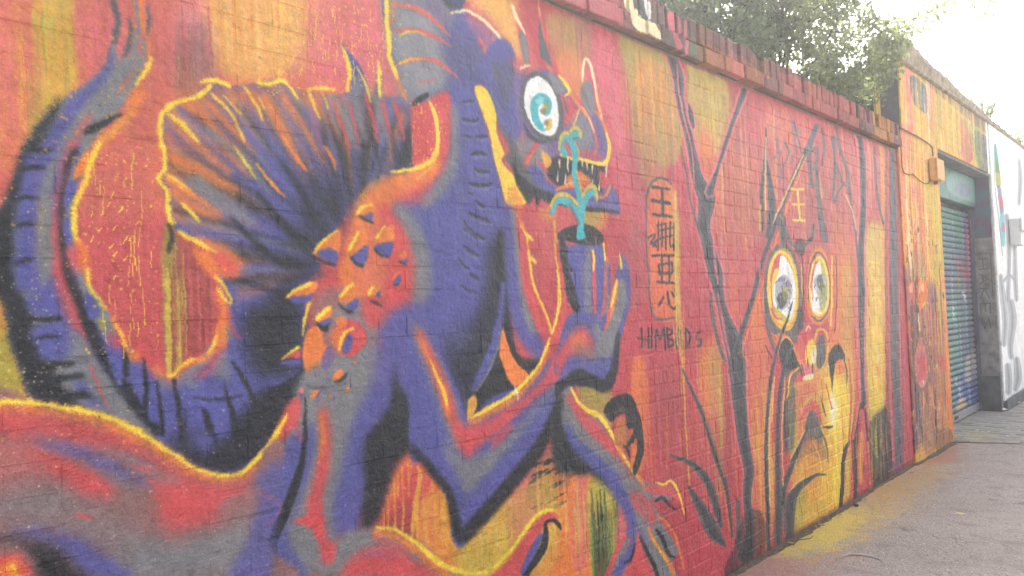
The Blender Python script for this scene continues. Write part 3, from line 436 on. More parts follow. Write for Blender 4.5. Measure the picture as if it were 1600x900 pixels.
    S('B', 7, '20 834 8 70 838 18 110 856 34 150 884 44 196 908 30', .92); F('K', 7, '-20 840 40 846 88 858 108 884 140 910 50 910 44 880 20 858 -20 850', .95); F('E', 6, '-10 856 30 856 54 880 56 910 -10 910', .9); F('R', 5, '-10 872 30 870 46 892 44 910 -10 910', .95); F('O', 4, '0 884 24 878 34 896 26 910 0 910', .95); S('Y', 2, '8 886 3 20 888 6 24 902 4', .9)
    S('T', 4, '340 796 4 356 786 8 366 776 4', .35); F('B', 6, '400 750 404 780 384 850 356 910 420 910 432 800 440 720', .8); S('P', 3, '400 770 3 440 790 4 420 820 3', .5)
    # ---- hollow figure of brush strokes beside the far leg
    S('K', 1.4, '948 640 7 960 630 16 978 622 14 990 636 10', .93, 'n'); F('K', 2, '944 640 962 622 982 616 994 634 1004 670 1006 706 1000 726 992 744 988 730 996 700 984 690 990 672 980 668 976 648 962 652 954 660', .93); F('N', 2, '966 658 976 656 984 690 978 700 968 700 960 690', .95); F('O', 2, '964 656 974 652 980 690 972 712 980 720 972 724 960 690', .6, 's'); S('M', 1.5, '958 648 2 976 636 3', .6); F('O', 2, '990 690 996 690 990 728 984 732', .8, 's'); S('K', 2, '974 696 4 980 702 5 984 716 4', .9); S('K', 1.6, '980 698 4 986 690 6', .9)
    # ---- seal and signature
    F('O', 4, '1012 300 1024 284 1042 284 1056 306 1058 490 1024 494 1014 440', .55); F('A', 5, '1040 300 1056 310 1060 480 1050 480', .35, 'd')
    S('Z', 1, '1009 352 2.2 1009 322 3 1013 296 3.4 1025 280 3.4 1040 280 3 1050 288 2.4'); S('Z', 1, '1009 350 2.2 1010 390 2.6 1013 440 2.6 1015 470 2.6 1021 494 3 1032 500 3.4 1046 498 2.6 1058 496 2')
    def K(*qs, w=2.4, col='K', a=.95, soft=.5):
        for q in qs:
            v = [float(t) for t in q.split()]; S(col, soft, [(v[i], v[i+1], w*1.25) for i in range(0, len(v), 2)], a)
    K('1018 293 1046 296', '1018 314 1047 318', '1019 335 1050 339', '1034 294 1036 338', w=3); K('1018 314 1047 318', w=3.4)
    K('1012 372 1024 366 1016 382 1032 372', '1020 386 1030 374', '1028 346 1028 392', '1026 352 1040 350', '1034 346 1034 386', '1040 350 1040 390', '1047 346 1047 384 1053 382', '1030 360 1052 356', '1030 372 1053 368', '1053 348 1053 392', '1018 378 1026 386', w=2)
    K('1019 400 1053 399', '1025 441 1055 443', '1034 400 1034 441', '1045 400 1046 441', '1029 414 1048 412', '1030 428 1049 427', '1029 414 1030 430', '1050 410 1050 428', w=2.6)
    K('1030 478 1036 464', '1043 456 1046 476 1052 483 1058 478', '1049 456 1053 464', '1054 452 1058 460', w=2.6)
    K('1002 512 1003 544', '1013 512 1013 544', '996 529 1012 531', '1018 512 1018 545', '1024 546 1025 514 1031 532 1037 512 1039 546', '1042 512 1044 544', '1042 514 1051 518 1044 528 1054 536 1044 544', '1056 545 1060 512 1066 545', '1057 532 1066 532', '1071 514 1072 544', '1071 514 1079 526 1072 544', w=2.2)
    K('1094 520 1089 522 1088 530 1095 532 1094 540 1088 540', w=2.4)
    # yellow runs down the seal
    for x, w, y0, y1 in ((1056, 4, 300, 540), (1060, 3, 330, 556), (1063, 1.4, 340, 620), (1066, 2, 500, 600), (1053, 1.2, 500, 552), (1069, 1.2, 480, 640)):
        S('S' if w > 1.8 else 'A', .8, [(x-1, y0, w*.8), (x, (y0+y1)/2, w), (x+2, y1, w*.6)], .9)
    S('A', .7, '1066 560 1.6 1070 640 1.5 1074 710 1.5 1080 782 1.5', .9); S('A', .7, '1068 580 1.4 1071 660 1.6 1077 760 1.3', .85); S('A', .7, '1088 520 1 1090 600 1.2', .7); S('S', .8, '1124 566 3 1126 640 5 1128 700 4', .6, 'd')
    # ---- black trees on the right half
    def trunk(q, soft=1.2, edge=True):
        v = np.array(q.split(), float).reshape(-1, 3)
        if edge: S('P', 1.2, v+np.array([0, 0, 7.0]), .75)
        S('Z', soft, v, .96); S('K', soft, v*np.array([1, 1, .55]), .5)
    trunk('1044 70 8 1052 96 14 1060 124 16 1062 156 12 1072 196 12 1082 240 13 1090 280 18 1104 312 26 1100 352 18 1108 392 18 1118 430 22 1122 452 15 1130 490 15 1144 530 26 1151 562 28 1155 622 22 1161 687 18 1170 733 16 1167 780 12 1172 829 14 1164 872 26')
    trunk('1108 304 12 1121 264 5 1134 224 6 1148 182 6 1158 156 9 1163 140 10'); trunk('1076 164 3 1080 184 8 1084 200 3'); S('Z', 1, '1064 230 2 1072 272 3 1080 320 3 1094 364 5', .9)
    S('P', 1.2, '1058 100 2 1060 140 3 1070 190 3 1082 240 2.5 1084 290 2', .85); S('P', 1.2, '1114 380 2 1118 420 4 1122 444 2', .8); S('P', 1.2, '1122 460 3 1130 510 4 1140 556 3', .8); S('Z', 1.2, '1110 458 4 1114 500 5 1126 548 5 1134 566 4', .95); F('R', 1.2, '1128 568 1134 566 1135 580 1128 582', .9); S('O', 1, '1116 330 2 1122 300 3 1128 256 2', .6); S('R', 1.2, '1132 590 2 1136 620 3', .6)
    S('O', 1, '1171 566 2 1160 548 3 1176 500 3 1190 450 3 1204 404 3 1224 340 3.6 1244 286 3.4 1258 244 2.4', .9)
    trunk('1150 552 12 1160 516 8 1176 466 7 1190 412 7 1208 360 7 1228 306 7 1250 254 7 1264 226 7 1276 196 8', 1, False)
    S('C', 1, '1206 352 3 1222 316 3.4 1240 276 3 1255 242 2', .9)
    trunk('1192 360 4 1190 300 6 1196 240 4 1197 200 2', 1, False); trunk('1196 240 2 1204 290 9 1206 330 12 1198 372 6', 1, False); S('C', 1, '1197 214 2 1196 260 2.4 1196 330 2', .9); S('O', 1, '1206 270 2 1212 310 2', .7); S('S', 1, '1188 320 3 1187 360 4', .8)
    trunk('1224 380 8 1222 356 12 1216 340 8', 1, False)
    S('Z', 1, '1151 779 4 1154 820 7 1153 856 8', .95); S('R', 1, '1176 700 2 1180 780 2 1178 840 3', .7)
    for q in ('1066 576 2 1078 604 4 1097 646 7 1115 701 9 1131 751 8 1140 800 5 1144 840 4', '1046 712 2 1064 718 6 1083 727 10 1106 754 13 1121 800 11 1127 824 6', '1076 760 3 1084 776 10 1097 797 18 1115 832 22 1133 853 6'): trunk(q, 1, False)
    for q in ('1098 640 3 1116 696 3 1132 746 3', '1130 760 3 1140 830 3'): S('O', 1, q, .5)
    # ---- spirit mask between the trees
    F('A', 10, '1240 560 1300 540 1340 560 1338 700 1320 790 1250 820 1236 740', .95); F('Y', 12, '1290 600 1325 610 1328 700 1312 780 1296 770 1300 680', .95); F('I', 10, '1240 580 1280 590 1290 640 1250 690', .7); F('I', 8, '1196 540 1212 560 1206 640 1198 640', .6)
    F('A', 8, '1256 690 1292 690 1298 770 1250 800', .8, 's'); F('Y', 10, '1276 600 1328 596 1332 720 1306 792 1280 790 1292 700', .6); F('L', 8, '1240 770 1262 764 1256 830 1240 838', .85, 's'); F('S', 8, '1240 790 1290 780 1284 810 1244 830', .7, 's'); c.runs('OASO', 50, 1240, 600, 1330, 810, 1, 4, .55, .5); c.runs('YAC', 24, 1292, 600, 1330, 780, 1, 4, .5, .5); F('Y', 4, '1296 640 1308 640 1308 680 1298 680', .7); F('W', 8, '1296 622 1306 618 1306 660 1298 664', .75)
    F('R', 5, '1216 560 1240 566 1240 600 1222 600', .7); F('O', 10, '1300 380 1338 380 1340 560 1300 560', .65); F('S', 10, '1318 400 1334 400 1334 560 1316 600', .5); F('I', 8, '1296 300 1340 300 1340 400 1300 400', .5)
    F('O', 5, '1198 470 1206 400 1226 384 1246 420 1250 480 1240 540 1222 550 1206 520', .9); F('Z', 2, '1194 470 1198 410 1216 382 1236 388 1250 430 1252 500 1240 540 1226 520 1206 520', .9)
    F('A', 1.5, '1199 460 1202 412 1218 390 1234 394 1246 430 1247 480 1238 512 1222 516 1206 498'); S('L', 1, '1204 410 2 1216 391 3 1230 394 3 1240 414 2', .9); F('R', 1.5, '1203 440 1212 402 1220 396 1222 410 1212 436 1208 470', .9); F('Y', 1.5, '1202 450 1212 420 1218 430 1206 490', .95); F('W', 1.5, '1220 400 1232 410 1242 440 1243 480 1236 500 1226 496 1210 480 1208 450 1216 428'); F('S', 1.5, '1210 480 1224 492 1232 500 1222 506 1210 496', .9)
    F('H', 1.5, '1212 446 1222 430 1234 436 1238 456 1232 476 1220 486 1212 472', .95); F('K', 1.5, '1214 462 1228 456 1230 470 1220 484', .75); F('V', 1.5, '1214 440 1222 432 1236 444 1230 450 1220 440', .6); F('L', 1.5, '1226 446 1234 452 1228 470 1222 460', .6); S('R', 1, '1204 480 2 1212 496 3 1222 500 2', .9)
    F('O', 3, '1260 470 1264 410 1276 386 1292 400 1300 450 1296 490 1282 508 1266 500', .95); S('Z', 1, '1263 470 2 1265 424 3 1274 398 4 1284 398 3 1294 420 2 1297 460 2 1293 488 2 1280 502 3 1268 494 2', .95)
    F('S', 1.5, '1265 460 1268 420 1278 402 1288 408 1295 440 1293 480 1282 494 1270 490'); F('R', 1.5, '1264 440 1270 410 1278 404 1270 440 1268 470', .85); F('W', 1.5, '1268 450 1272 424 1280 408 1284 430 1282 470 1280 492 1270 486 1266 470', .95)
    F('H', 1.5, '1271 440 1282 428 1292 436 1293 466 1286 480 1280 470', .9); F('L', 1.5, '1278 440 1290 440 1291 468 1284 474', .65); F('K', 1, '1276 436 1284 430 1286 450 1280 452', .55); S('W', 1, '1270 470 5 1274 486 6 1286 490 3', .9)
    S('Y', 1, '1204 480 4 1200 450 4 1204 416 4 1216 395 4 1230 398 4 1240 420 3.4 1245 452 3.4 1242 486 4 1232 506 4 1216 502 4', .9); S('R', .8, '1208 486 1.6 1205 450 1.6 1209 418 2 1218 403 2', .9); S('Y', 1, '1267 478 3 1265 446 3 1270 416 3 1279 402 3.4 1288 412 3 1294 440 3 1293 474 3.4 1284 492 3.4 1272 488 3', .9); S('R', .8, '1270 470 1.5 1269 440 1.5 1273 418 1.6', .8)
    for i in range(26):
        x = RNG.uniform(1212, 1238); y = RNG.uniform(434, 484); S('KWLZ'[i % 4], .6, [(x, y, 1.6), (x+RNG.uniform(-3, 3), y+RNG.uniform(3, 8), 1.2)], .7)
    for i in range(22):
        x = RNG.uniform(1274, 1292); y = RNG.uniform(432, 478); S('KWLZ'[i % 4], .6, [(x, y, 1.4), (x+RNG.uniform(-2, 2), y+RNG.uniform(3, 8), 1)], .7)
    F('K', 2, '1246 374 1258 378 1256 398 1248 400 1240 386', .6); S('Z', 1, '1228 366 3 1236 382 4 1250 386 4', .7); S('Z', 1, '1256 384 4 1266 376 5 1272 362 3', .8); F('K', 2, '1248 482 1254 480 1258 506 1250 516 1246 500', .8)
    S('Z', 1.2, '1196 440 3 1195 490 5 1204 530 5 1212 552 3', .9); S('S', .8, '1193 450 1.5 1194 500 2 1200 540 1.5', .8); S('K', 1, '1238 472 1.5 1230 500 3 1222 520 4 1212 556 4', .9)
    F('K', 2, '1218 532 1232 528 1244 552 1250 574 1232 580 1218 560', .85); S('O', 1, '1216 534 3 1226 524 4 1238 540 4 1246 560 3 1256 572 3', .9); S('A', 1, '1214 556 2 1226 530 2', .6); F('R', 2, '1250 520 1258 520 1262 560 1252 566 1246 540', .9); F('R', 1.2, '1260 514 1266 512 1266 530 1260 534', .9); S('F', 1, '1258 518 2 1262 510 3 1266 514 2', .8)
    F('Y', 3, '1258 548 1268 530 1276 546 1274 568 1262 570', .9); F('W', 3, '1268 548 1276 546 1276 566 1268 566', .7); F('Z', 1.5, '1276 540 1282 524 1288 528 1290 560 1282 576 1276 570', .95); S('A', 1, '1272 536 3 1278 516 4 1290 518 4 1294 540 3 1290 570 3', .95)
    F('P', 1.5, '1258 574 1262 566 1268 574 1270 584 1258 586', .9); F('R', 1.5, '1242 590 1252 576 1256 594 1240 600', .9); F('C', 1.2, '1254 590 1270 586 1268 594 1256 596', .9); S('K', .8, '1250 574 2 1254 588 2', .9); S('K', .8, '1270 570 2 1270 588 2', .9); S('A', 1, '1246 574 2 1236 590 3 1234 610 3 1228 622 3 1224 616 2', .95); S('O', 1.2, '1244 580 3 1230 592 4 1230 610 3', .8)
    S('A', 1, '1242 600 3 1262 596 4 1280 584 4 1290 566 3', .8)
    F('Z', 2.5, '1216 540 1230 528 1244 556 1250 578 1240 600 1238 650 1234 700 1226 706 1224 640 1222 580', .85); F('L', 3, '1232 610 1242 606 1242 700 1234 704', .55, 's')
    F('K', 1.5, '1217 548 1222 532 1231 530 1240 548 1246 572 1238 580 1228 574 1220 566', .9); S('O', .8, '1215 556 2.5 1219 536 3 1229 526 3.4 1239 538 3 1247 562 3 1254 574 3', .95); S('Y', .6, '1222 532 1 1230 527 1.6 1238 536 1', .8)
    F('R', 1.2, '1248 576 1236 586 1231 602 1230 618 1226 626 1224 614 1228 594 1238 578', .95); S('Y', .7, '1248 575 1.6 1236 586 2 1232 602 2 1231 616 2 1227 626 2 1223 616 1.5', .95)
    F('P', 1, '1256 570 1262 580 1268 570 1272 586 1256 590', .95); S('K', .6, '1252 570 1.6 1257 588 1.8', .95); S('K', .6, '1270 568 1.6 1269 586 1.8', .95); S('K', .6, '1262 560 1.6 1263 574 1.2', .9); F('F', 1, '1256 588 1270 584 1269 592 1258 594', .95); F('F', 2, '1267 548 1275 546 1276 562 1270 568 1266 560', .8)
    F('K', 2, '1294 560 1302 542 1312 540 1320 556 1316 562 1306 566 1302 590 1300 612 1298 592', .93); S('K', 1, '1318 560 2 1323 580 2 1323 600 1', .8); F('O', 2, '1306 570 1316 562 1320 580 1310 586', .8); S('F', 1, '1292 584 2 1294 570 3', .7)
    F('R', 3, '1250 660 1256 640 1266 628 1278 632 1284 660 1280 660 1272 640 1262 644', .9); S('S', 2, '1254 636 2 1266 622 4 1280 626 4 1290 650 3', .8); F('Z', 2.5, '1258 668 1262 650 1269 641 1276 650 1283 672 1284 694 1268 684 1252 700', .9); F('N', 4, '1248 690 1262 676 1284 690 1290 720 1262 712 1244 730', .6, 's'); S('Z', 1, '1283 676 3 1291 694 3 1294 722 2', .8); F('L', 4, '1240 610 1246 600 1244 700 1236 710 1232 680', .75, 's'); F('Z', 3, '1234 620 1242 610 1240 690 1234 700', .7); S('K', 1, '1286 667 2 1296 668 4 1301 667 2', .9)
    for q in ('1186 400 3 1190 470 3 1198 530 3 1206 570 2', '1256 420 2 1258 470 3 1256 520 3', '1300 390 3 1304 450 3 1302 510 3 1292 540 2', '1290 600 2 1300 640 2', '1326 560 2 1330 620 3 1326 690 3 1318 740 2', '1210 580 2 1206 640 3 1208 720 3', '1250 700 2 1262 690 3 1276 700 3 1284 730 2', '1236 640 2 1246 610 2'): S('R', 1, q, .8)
    for q in ('1300 400 1.6 1300 460 2 1298 510 1.6', '1210 588 1.6 1206 660 2', '1330 560 1.5 1334 640 2 1328 700 1.5', '1252 412 1.5 1254 470 2', '1270 690 1.5 1282 720 2 1286 760 1.5'): S('Y', .8, q, .85)
    for q in ('1254 404 1.5 1255 450 2 1254 476 2', '1306 400 1.5 1308 460 1.5 1304 520 1.5', '1196 540 1.5 1206 560 2', '1230 600 1.5 1226 640 2 1228 700 2', '1336 640 2 1330 690 3', '1282 620 1 1290 650 1.5'): S('K', .8, q, .85)
    for q in ('1222 520 3 1208 572 5 1200 633 5 1197 704 6 1199 793 7 1201 862 7', '1238 540 4 1224 580 6 1217 633 6 1215 722 8 1217 793 13 1215 848 12', '1262 668 2 1252 690 6 1240 719 8 1226 760 9 1222 790 8', '1290 742 2 1278 742 5 1265 749 8 1243 767 14 1234 793 18 1233 845 14'): trunk(q, 1, False)
    for q in ('1208 600 2 1202 680 2 1203 790 2', '1226 590 2 1222 680 2.4 1224 760 2', '1258 672 2 1246 696 2.4 1236 716 2', '1262 744 2 1246 754 3 1232 770 2'): S('C', .8, q, .85)
    # right edge of the wall: hanging stems and the yellow board
    F('I', 6, '1330 350 1346 350 1346 660 1334 660', .55); F('S', 5, '1352 360 1384 366 1384 480 1384 640 1366 672 1354 630 1352 500', .95); F('Y', 6, '1360 520 1380 520 1380 620 1362 640', .7); F('C', 5, '1354 360 1384 366 1384 470 1356 470', .4); F('O', 4, '1378 380 1386 380 1386 600 1380 620', .6)
    S('W', 2, '1372 540 3 1372 570 4', .5); F('O', 4, '1366 570 1378 568 1374 600', .5)
    c.runs('CASYO', 40, 1350, 360, 1386, 660, 1, 3, .6, .5)
    trunk('1336 190 6 1344 220 8 1348 270 9 1348 340 9 1345 400 9 1346 450 11 1346 510 9 1347 560 6 1348 600 6 1350 632 9', 1, True); S('Z', 1, '1336 350 2 1342 420 4', .8)
    for i in range(12): S('A', .6, [(1345+(i % 3), 486+i*7, 1.4), (1347, 489+i*7, 1.2)], .8)
    S('R', 1, '1340 560 3 1338 620 4 1332 690 4 1322 720 4', .85); S('K', 1.2, '1348 630 8 1342 660 6 1338 690 8 1336 740 7 1336 790 6', .93); S('K', 1.2, '1338 690 6 1326 694 6 1318 716 6 1316 760 6 1313 798 6', .93); F('R', 1.5, '1342 650 1348 640 1352 660 1352 760 1344 770 1340 720', .9); F('A', 1.5, '1344 680 1349 680 1348 750 1343 750', .9); F('S', 2, '1320 722 1330 712 1328 770 1320 778', .9); F('R', 1.5, '1330 700 1334 700 1334 780 1329 784', .85); S('K', 1, '1352 640 3 1356 690 3 1362 730 3', .9); S('O', 1, '1356 690 4 1360 730 4 1360 770 3', .85)
    F('K', 4, '1362 660 1380 640 1386 640 1396 740 1366 764 1360 720', .9); F('L', 4, '1362 660 1376 656 1374 740 1364 740', .45, 'd'); S('S', 1, '1382 700 2 1376 730 4 1374 740 2', .7)
    c.runs('KLKNS', 30, 1358, 640, 1386, 760, 1, 4, .8, .5); c.runs('RAOKR', 24, 1316, 660, 1362, 790, 1, 3, .7, .5)
    F('M', 3, '1384 226 1402 236 1406 400 1412 730 1390 745 1384 600', .85); F('V', 4, '1396 640 1408 640 1410 726 1394 736', .6); S('Z', 1.5, '1392 220 7 1395 300 10 1396 420 11 1398 560 12 1402 640 10 1404 720 10', .9); S('R', 1.2, '1388 230 3 1388 420 3 1390 560 3 1396 720 4', .8); S('P', 1, '1405 440 2 1408 640 2', .7); S('K', 2, '1384 640 4 1390 700 6 1388 740 8', .7)
    S('A', 3, '1378 226 8 1380 300 8 1378 350 5', .7); S('Z', 1, '1366 230 3 1370 300 4 1380 350 3', .8); S('Z', 1.2, '1306 196 4 1312 230 5 1324 270 5 1330 320 5 1338 370 4', .8); S('Z', 1, '1302 214 8 1304 250 4 1302 310 4', .8); S('Z', 1, '1304 250 3 1316 284 4 1322 290 4', .8); S('Z', 1.2, '1320 286 4 1310 300 3 1304 316 5', .85); S('C', 1, '1318 300 2 1332 330 3 1338 360 2', .7)
    S('Z', 1.5, '1276 196 9 1268 220 7 1264 240 8 1268 290 5', .85); S('Z', 1.2, '1266 240 4 1276 232 6 1274 262 5 1266 264 4', .75); S('Z', 1.2, '1276 260 5 1278 300 6 1284 350 10 1290 376 9', .85); S('S', 1, '1280 270 2 1284 310 3', .6); S('Z', 1.2, '1284 200 3 1288 224 5 1284 260 3', .7); S('Z', 1, '1268 292 5 1276 290 4', .85); S('Z', 1, '1272 350 3 1268 370 4', .8); S('Z', 1.2, '1222 330 4 1230 366 5 1240 386 4', .85); S('K', 1, '1264 376 6 1270 372 4', .8)
    for q in ('1236 186 1240 210 1244 240', '1214 216 1216 240', '1226 222 1232 238 1224 258', '1244 196 1250 210', '1206 250 1222 236', '1218 256 1222 280', '1240 240 1236 256'): K(q, w=3.4, col='E', a=.9, soft=1.2)
    for q in ('1240 190 1246 214 1252 240', '1228 224 1233 240', '1224 258 1224 300'): K(q, w=2, col='Z', a=.8)
    K('1236 296 1256 296', '1238 319 1256 320', '1238 344 1258 345', '1246 297 1248 320 1250 344', w=2.6, col='Y', a=.95)
    K('1358 410 1374 411', '1360 418 1372 418 1372 432 1362 432 1360 418', '1358 436 1378 438', '1368 440 1376 452 1362 456', '1362 470 1370 462 1376 476', w=1.5, col='Y', a=.8)
    # ---- coping
    def band(x0, y0, x1, y1, up, dn, col, a, mode='n', soft=2): F(col, soft, f'{x0} {y0+dn} {x0} {y0-up} {x1} {y1-up} {x1} {y1+dn}', a, mode, True)
    band(600, -104, 1402, 234, 60, 4, 'N', .9); band(600, -104, 1402, 234, 60, 4, 'I', .4, 's'); band(600, -104, 1402, 234, 60, 4, 'M', .25, 'v', 8); band(600, -104, 1402, 234, 60, 4, 'Z', .4, 'v', 8)
    for i in range(60):
        t = RNG.random(); xx = 960+t*440; yy = 46+t*186; S('ZPMIAK'[i % 6], 1, [(xx, yy-RNG.uniform(30, 50), 3), (xx+2, yy-RNG.uniform(0, 20), 4)], .35)
    band(980, 54, 1100, 108, 60, 4, 'N', .7); band(1000, 62, 1080, 98, 60, 2, 'Z', .5); band(1090, 100, 1180, 140, 30, 3, 'O', .35, 's'); band(1210, 153, 1330, 203, 40, 2, 'I', .55, 's'); band(1130, 120, 1150, 130, 40, 0, 'P', .4); band(860, 0, 960, 42, 60, 4, 'P', .6); band(1355, 212, 1385, 226, 40, 2, 'A', .6, 's')
    F('F', 1.5, '972 22 988 20 1005 40 1019 68 1000 60 976 46'); F('F', 1.5, '966 -5 978 -5 978 22 968 16'); F('W', 1.5, '990 -5 1004 6 1006 34 996 24'); F('Z', 2, '978 -5 992 -5 998 24 1006 40 1000 40 982 16', .9)
    F('P', 1.5, '1032 24 1042 26 1043 56 1052 78 1042 80 1034 50'); F('P', 1.2, '1046 32 1051 33 1052 56 1048 56', .9); F('P', 1.2, '1060 36 1064 38 1063 88 1058 84', .8); F('J', 3, '1066 70 1078 76 1076 90 1066 88', .4)
    # ---- flecks and thin runs
    c.dots('Y', 120, 0, 230, 420, 740, .4, 1.1, .7); c.dots('F', 150, 0, 600, 420, 900, .35, .9, .7); c.dots('Y', 260, 400, 0, 640, 150, .5, 1.4, .75); c.dots('A', 500, 0, 0, 260, 260, .5, 1.6, .5)
    c.dots('F', 120, 0, 300, 120, 640, .35, .9, .75); c.dots('Y', 100, 640, 160, 700, 260, .5, 1.6, .7); c.dots('F', 260, 420, 480, 980, 900, .4, 1.0, .5); c.dots('A', 260, 830, 300, 1000, 520, .5, 1.6, .6); c.dots('Y', 200, 1000, 540, 1300, 860, .4, 1.4, .5); c.dots('K', 300, 850, 20, 1400, 700, .4, 1.6, .5); c.dots('K', 160, 0, 0, 850, 900, .4, 1.3, .4)
    c.dots('Y', 130, 130, 230, 250, 560, .5, 1.3, .8)
    c.drips('Y', 90, 425, 5, 605, 115, 4, 22, 1.3, .8); c.drips('Y', 16, 130, 235, 240, 420, 14, 60, 1.6, .8); c.drips('Y', 12, 160, 430, 250, 540, 10, 36, 1.7, .8); c.drips('A', 20, 10, 30, 130, 120, 30, 90, 1.2, .45); c.drips('C', 26, 340, 0, 480, 60, 10, 60, 1.3, .5); c.drips('A', 14, 220, 60, 330, 130, 14, 60, 1.2, .4); c.drips('A', 16, 860, 300, 1000, 420, 5, 14, 1.5, .5)
    c.drips('C', 20, 1100, 150, 1390, 420, 20, 90, 1.1, .4); c.drips('M', 20, 1100, 200, 1390, 420, 20, 90, 1.4, .35); c.drips('S', 20, 1190, 560, 1380, 700, 20, 70, 1.1, .5); c.drips('K', 18, 1020, 560, 1380, 800, 10, 50, 1.1, .35)
    c.drips('Y', 5, 640, 165, 672, 250, 8, 18, 1.3, .7)
    for i in range(16):
        x = RNG.uniform(130, 215); y = RNG.uniform(300, 430); S('Y', .6, [(x, y, 1.5), (x-RNG.uniform(2, 8), y+RNG.uniform(4, 10), 2.6)], .8)
    # grime at the foot of the wall
    F('D', 4, '1000 1010 1110 912 1300 796 1490 676 1500 690 1320 812 1110 940', .6, 's'); F('K', 5, '1130 905 1150 840 1166 800 1190 800 1196 850 1170 905', .55, 'd')
    return c
# ------------------------------------------------------------------ the paint on the building, its shutter and the white wall beyond
def paint_building():
    c = Canvas(6.9, 15.2, 0.0, 4.0, 240, (222, 168, 82), 31)
    F, S = c.F, c.S
    F('S', 6, '1400 90 1560 200 1550 280 1465 235 1470 480 1482 690 1400 740', .4, 't'); F('O', 6, '1405 180 1470 240 1480 690 1400 740', .35, 't')
    # upper front
    F('P', 2, '1410 110 1422 108 1426 200 1414 196', .7); F('U', 1.5, '1420 118 1440 130 1448 150 1446 178 1436 172 1428 160 1422 150', .85, 's'); F('Z', 2, '1422 120 1446 140 1444 176 1424 158', .7); S('H', 1, '1430 130 2 1432 160 2', .6); F('P', 2, '1446 134 1456 140 1458 200 1448 196', .7)
    F('I', 2, '1498 190 1512 200 1518 250 1502 246', .8); F('Z', 2, '1490 170 1500 176 1502 240 1494 236', .35, 't'); F('J', 3, '1512 196 1530 206 1546 272 1526 262', .5); F('Z', 3, '1520 206 1544 222 1548 276 1530 266', .55); F('U', 3, '1530 210 1546 224 1546 250 1534 244', .4)
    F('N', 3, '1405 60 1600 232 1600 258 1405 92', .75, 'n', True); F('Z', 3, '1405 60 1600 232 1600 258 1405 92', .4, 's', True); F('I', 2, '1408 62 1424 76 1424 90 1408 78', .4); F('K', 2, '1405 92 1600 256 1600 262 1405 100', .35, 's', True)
    for x in (1452, 1460, 1468, 1478, 1486, 1508, 1520): S('L', 1, [(x, 150+(x-1405)*.72, 1.5), (x+1, 190+(x-1405)*.6, 2)], .5)
    c.runs('SLACFY', 150, 1402, 60, 1545, 270, 1, 4, .55, .6); c.runs('FCAYOP', 120, 1404, 200, 1470, 430, 1, 4, .6, .6); c.runs('OAISC', 120, 1402, 380, 1480, 690, 1, 4, .6, .6)
    # pier: bulbs, pods and roots in orange and violet
    F('P', 3, '1404 205 1420 210 1424 330 1406 330', .45); F('S', 3, '1440 300 1462 300 1472 420 1452 430', .8); F('I', 4, '1414 300 1440 300 1440 400 1414 400', .6); F('O', 3, '1404 330 1450 330 1452 430 1406 430', .6, 't'); F('F', 2, '1412 320 1418 320 1424 400 1416 400', .4)
    F('E', 3, '1402 440 1418 430 1426 520 1418 690 1402 700', .75); F('N', 3, '1418 400 1442 396 1444 440 1420 440', .8, 't'); F('V', 4, '1446 440 1462 470 1470 560 1456 570 1448 520', .6); F('M', 3, '1404 560 1424 560 1430 700 1404 716', .7); F('V', 4, '1410 600 1440 610 1440 690 1410 700', .55); F('E', 3, '1442 560 1470 560 1478 680 1444 690', .7, 't')
    c.runs('NVMDKKEO', 150, 1402, 420, 1464, 710, 1, 5, .8, .6); c.runs('YFCSA', 60, 1404, 210, 1474, 460, 1, 3, .7, .6); c.runs('PFOC', 60, 1406, 440, 1476, 690, .8, 2, .6, .7); c.runs('OANE', 40, 1456, 430, 1486, 690, 1, 3, .6, .5)
    F('I', 1.5, '1416 446 1424 440 1430 452 1428 476 1420 474'); F('O', 1.5, '1432 444 1442 438 1448 456 1442 478 1434 482'); F('C', 1, '1418 446 1424 444 1424 456 1419 458', .6); F('F', 1, '1436 446 1441 444 1441 454 1437 456', .6); S('K', 1, '1428 440 3 1429 470 3 1432 494 3', .6); S('F', .8, '1432 490 2 1436 530 2', .9)
    F('N', 2, '1424 548 1432 522 1442 520 1452 556 1452 590 1442 614 1430 606', .9); F('P', 2, '1428 560 1436 530 1446 560 1446 590 1438 606 1430 592', .9); F('R', 1.5, '1434 560 1442 556 1444 580 1438 592 1434 580', .8)
    for i in range(46):
        t = i/46*6.283; x = 1438+11*math.cos(t); y = 566+38*math.sin(t); S('F' if i % 2 else 'P', .5, [(x, y, 1.5), (x+RNG.normal(0, 1), y+2, 1)], .7)
    for i in range(170):
        x = RNG.uniform(1404, 1474); y = RNG.uniform(330, 690); l = RNG.uniform(4, 16); S('PFVNKSCMOY'[RNG.integers(10)], .7, [(x, y, 1), (x+RNG.normal(0, 1), y+l*.5, RNG.uniform(1, 3)), (x+RNG.normal(0, 1.5), y+l, .8)], RNG.uniform(.3, .75))
    S('A', 1, '1440 612 2 1441 650 3 1442 700 3', .9); S('O', 1, '1418 500 2 1414 560 3 1414 640 2', .7); F('P', 1.5, '1410 580 1416 576 1416 600 1411 602', .7); F('P', 1.5, '1412 630 1420 628 1420 648 1413 650', .6); S('F', .8, '1422 420 2 1418 400 2', .7)
    S('S', 1, '1460 430 3 1466 480 4 1472 560 3', .8); S('N', 1, '1466 420 2 1472 560 2 1476 640 2', .8); F('O', 2, '1474 470 1480 470 1488 690 1478 690', .85); F('R', 1.5, '1464 560 1474 558 1474 576 1466 576', .7); F('A', 2, '1470 300 1476 300 1480 480 1474 480', .8); c.dots('F', 40, 1448, 380, 1476, 560, 1, 3, .8)
    F('N', 3, '1458 676 1482 670 1486 690 1462 704', .8, 's'); F('E', 3, '1440 640 1456 640 1458 700 1442 706', .5)
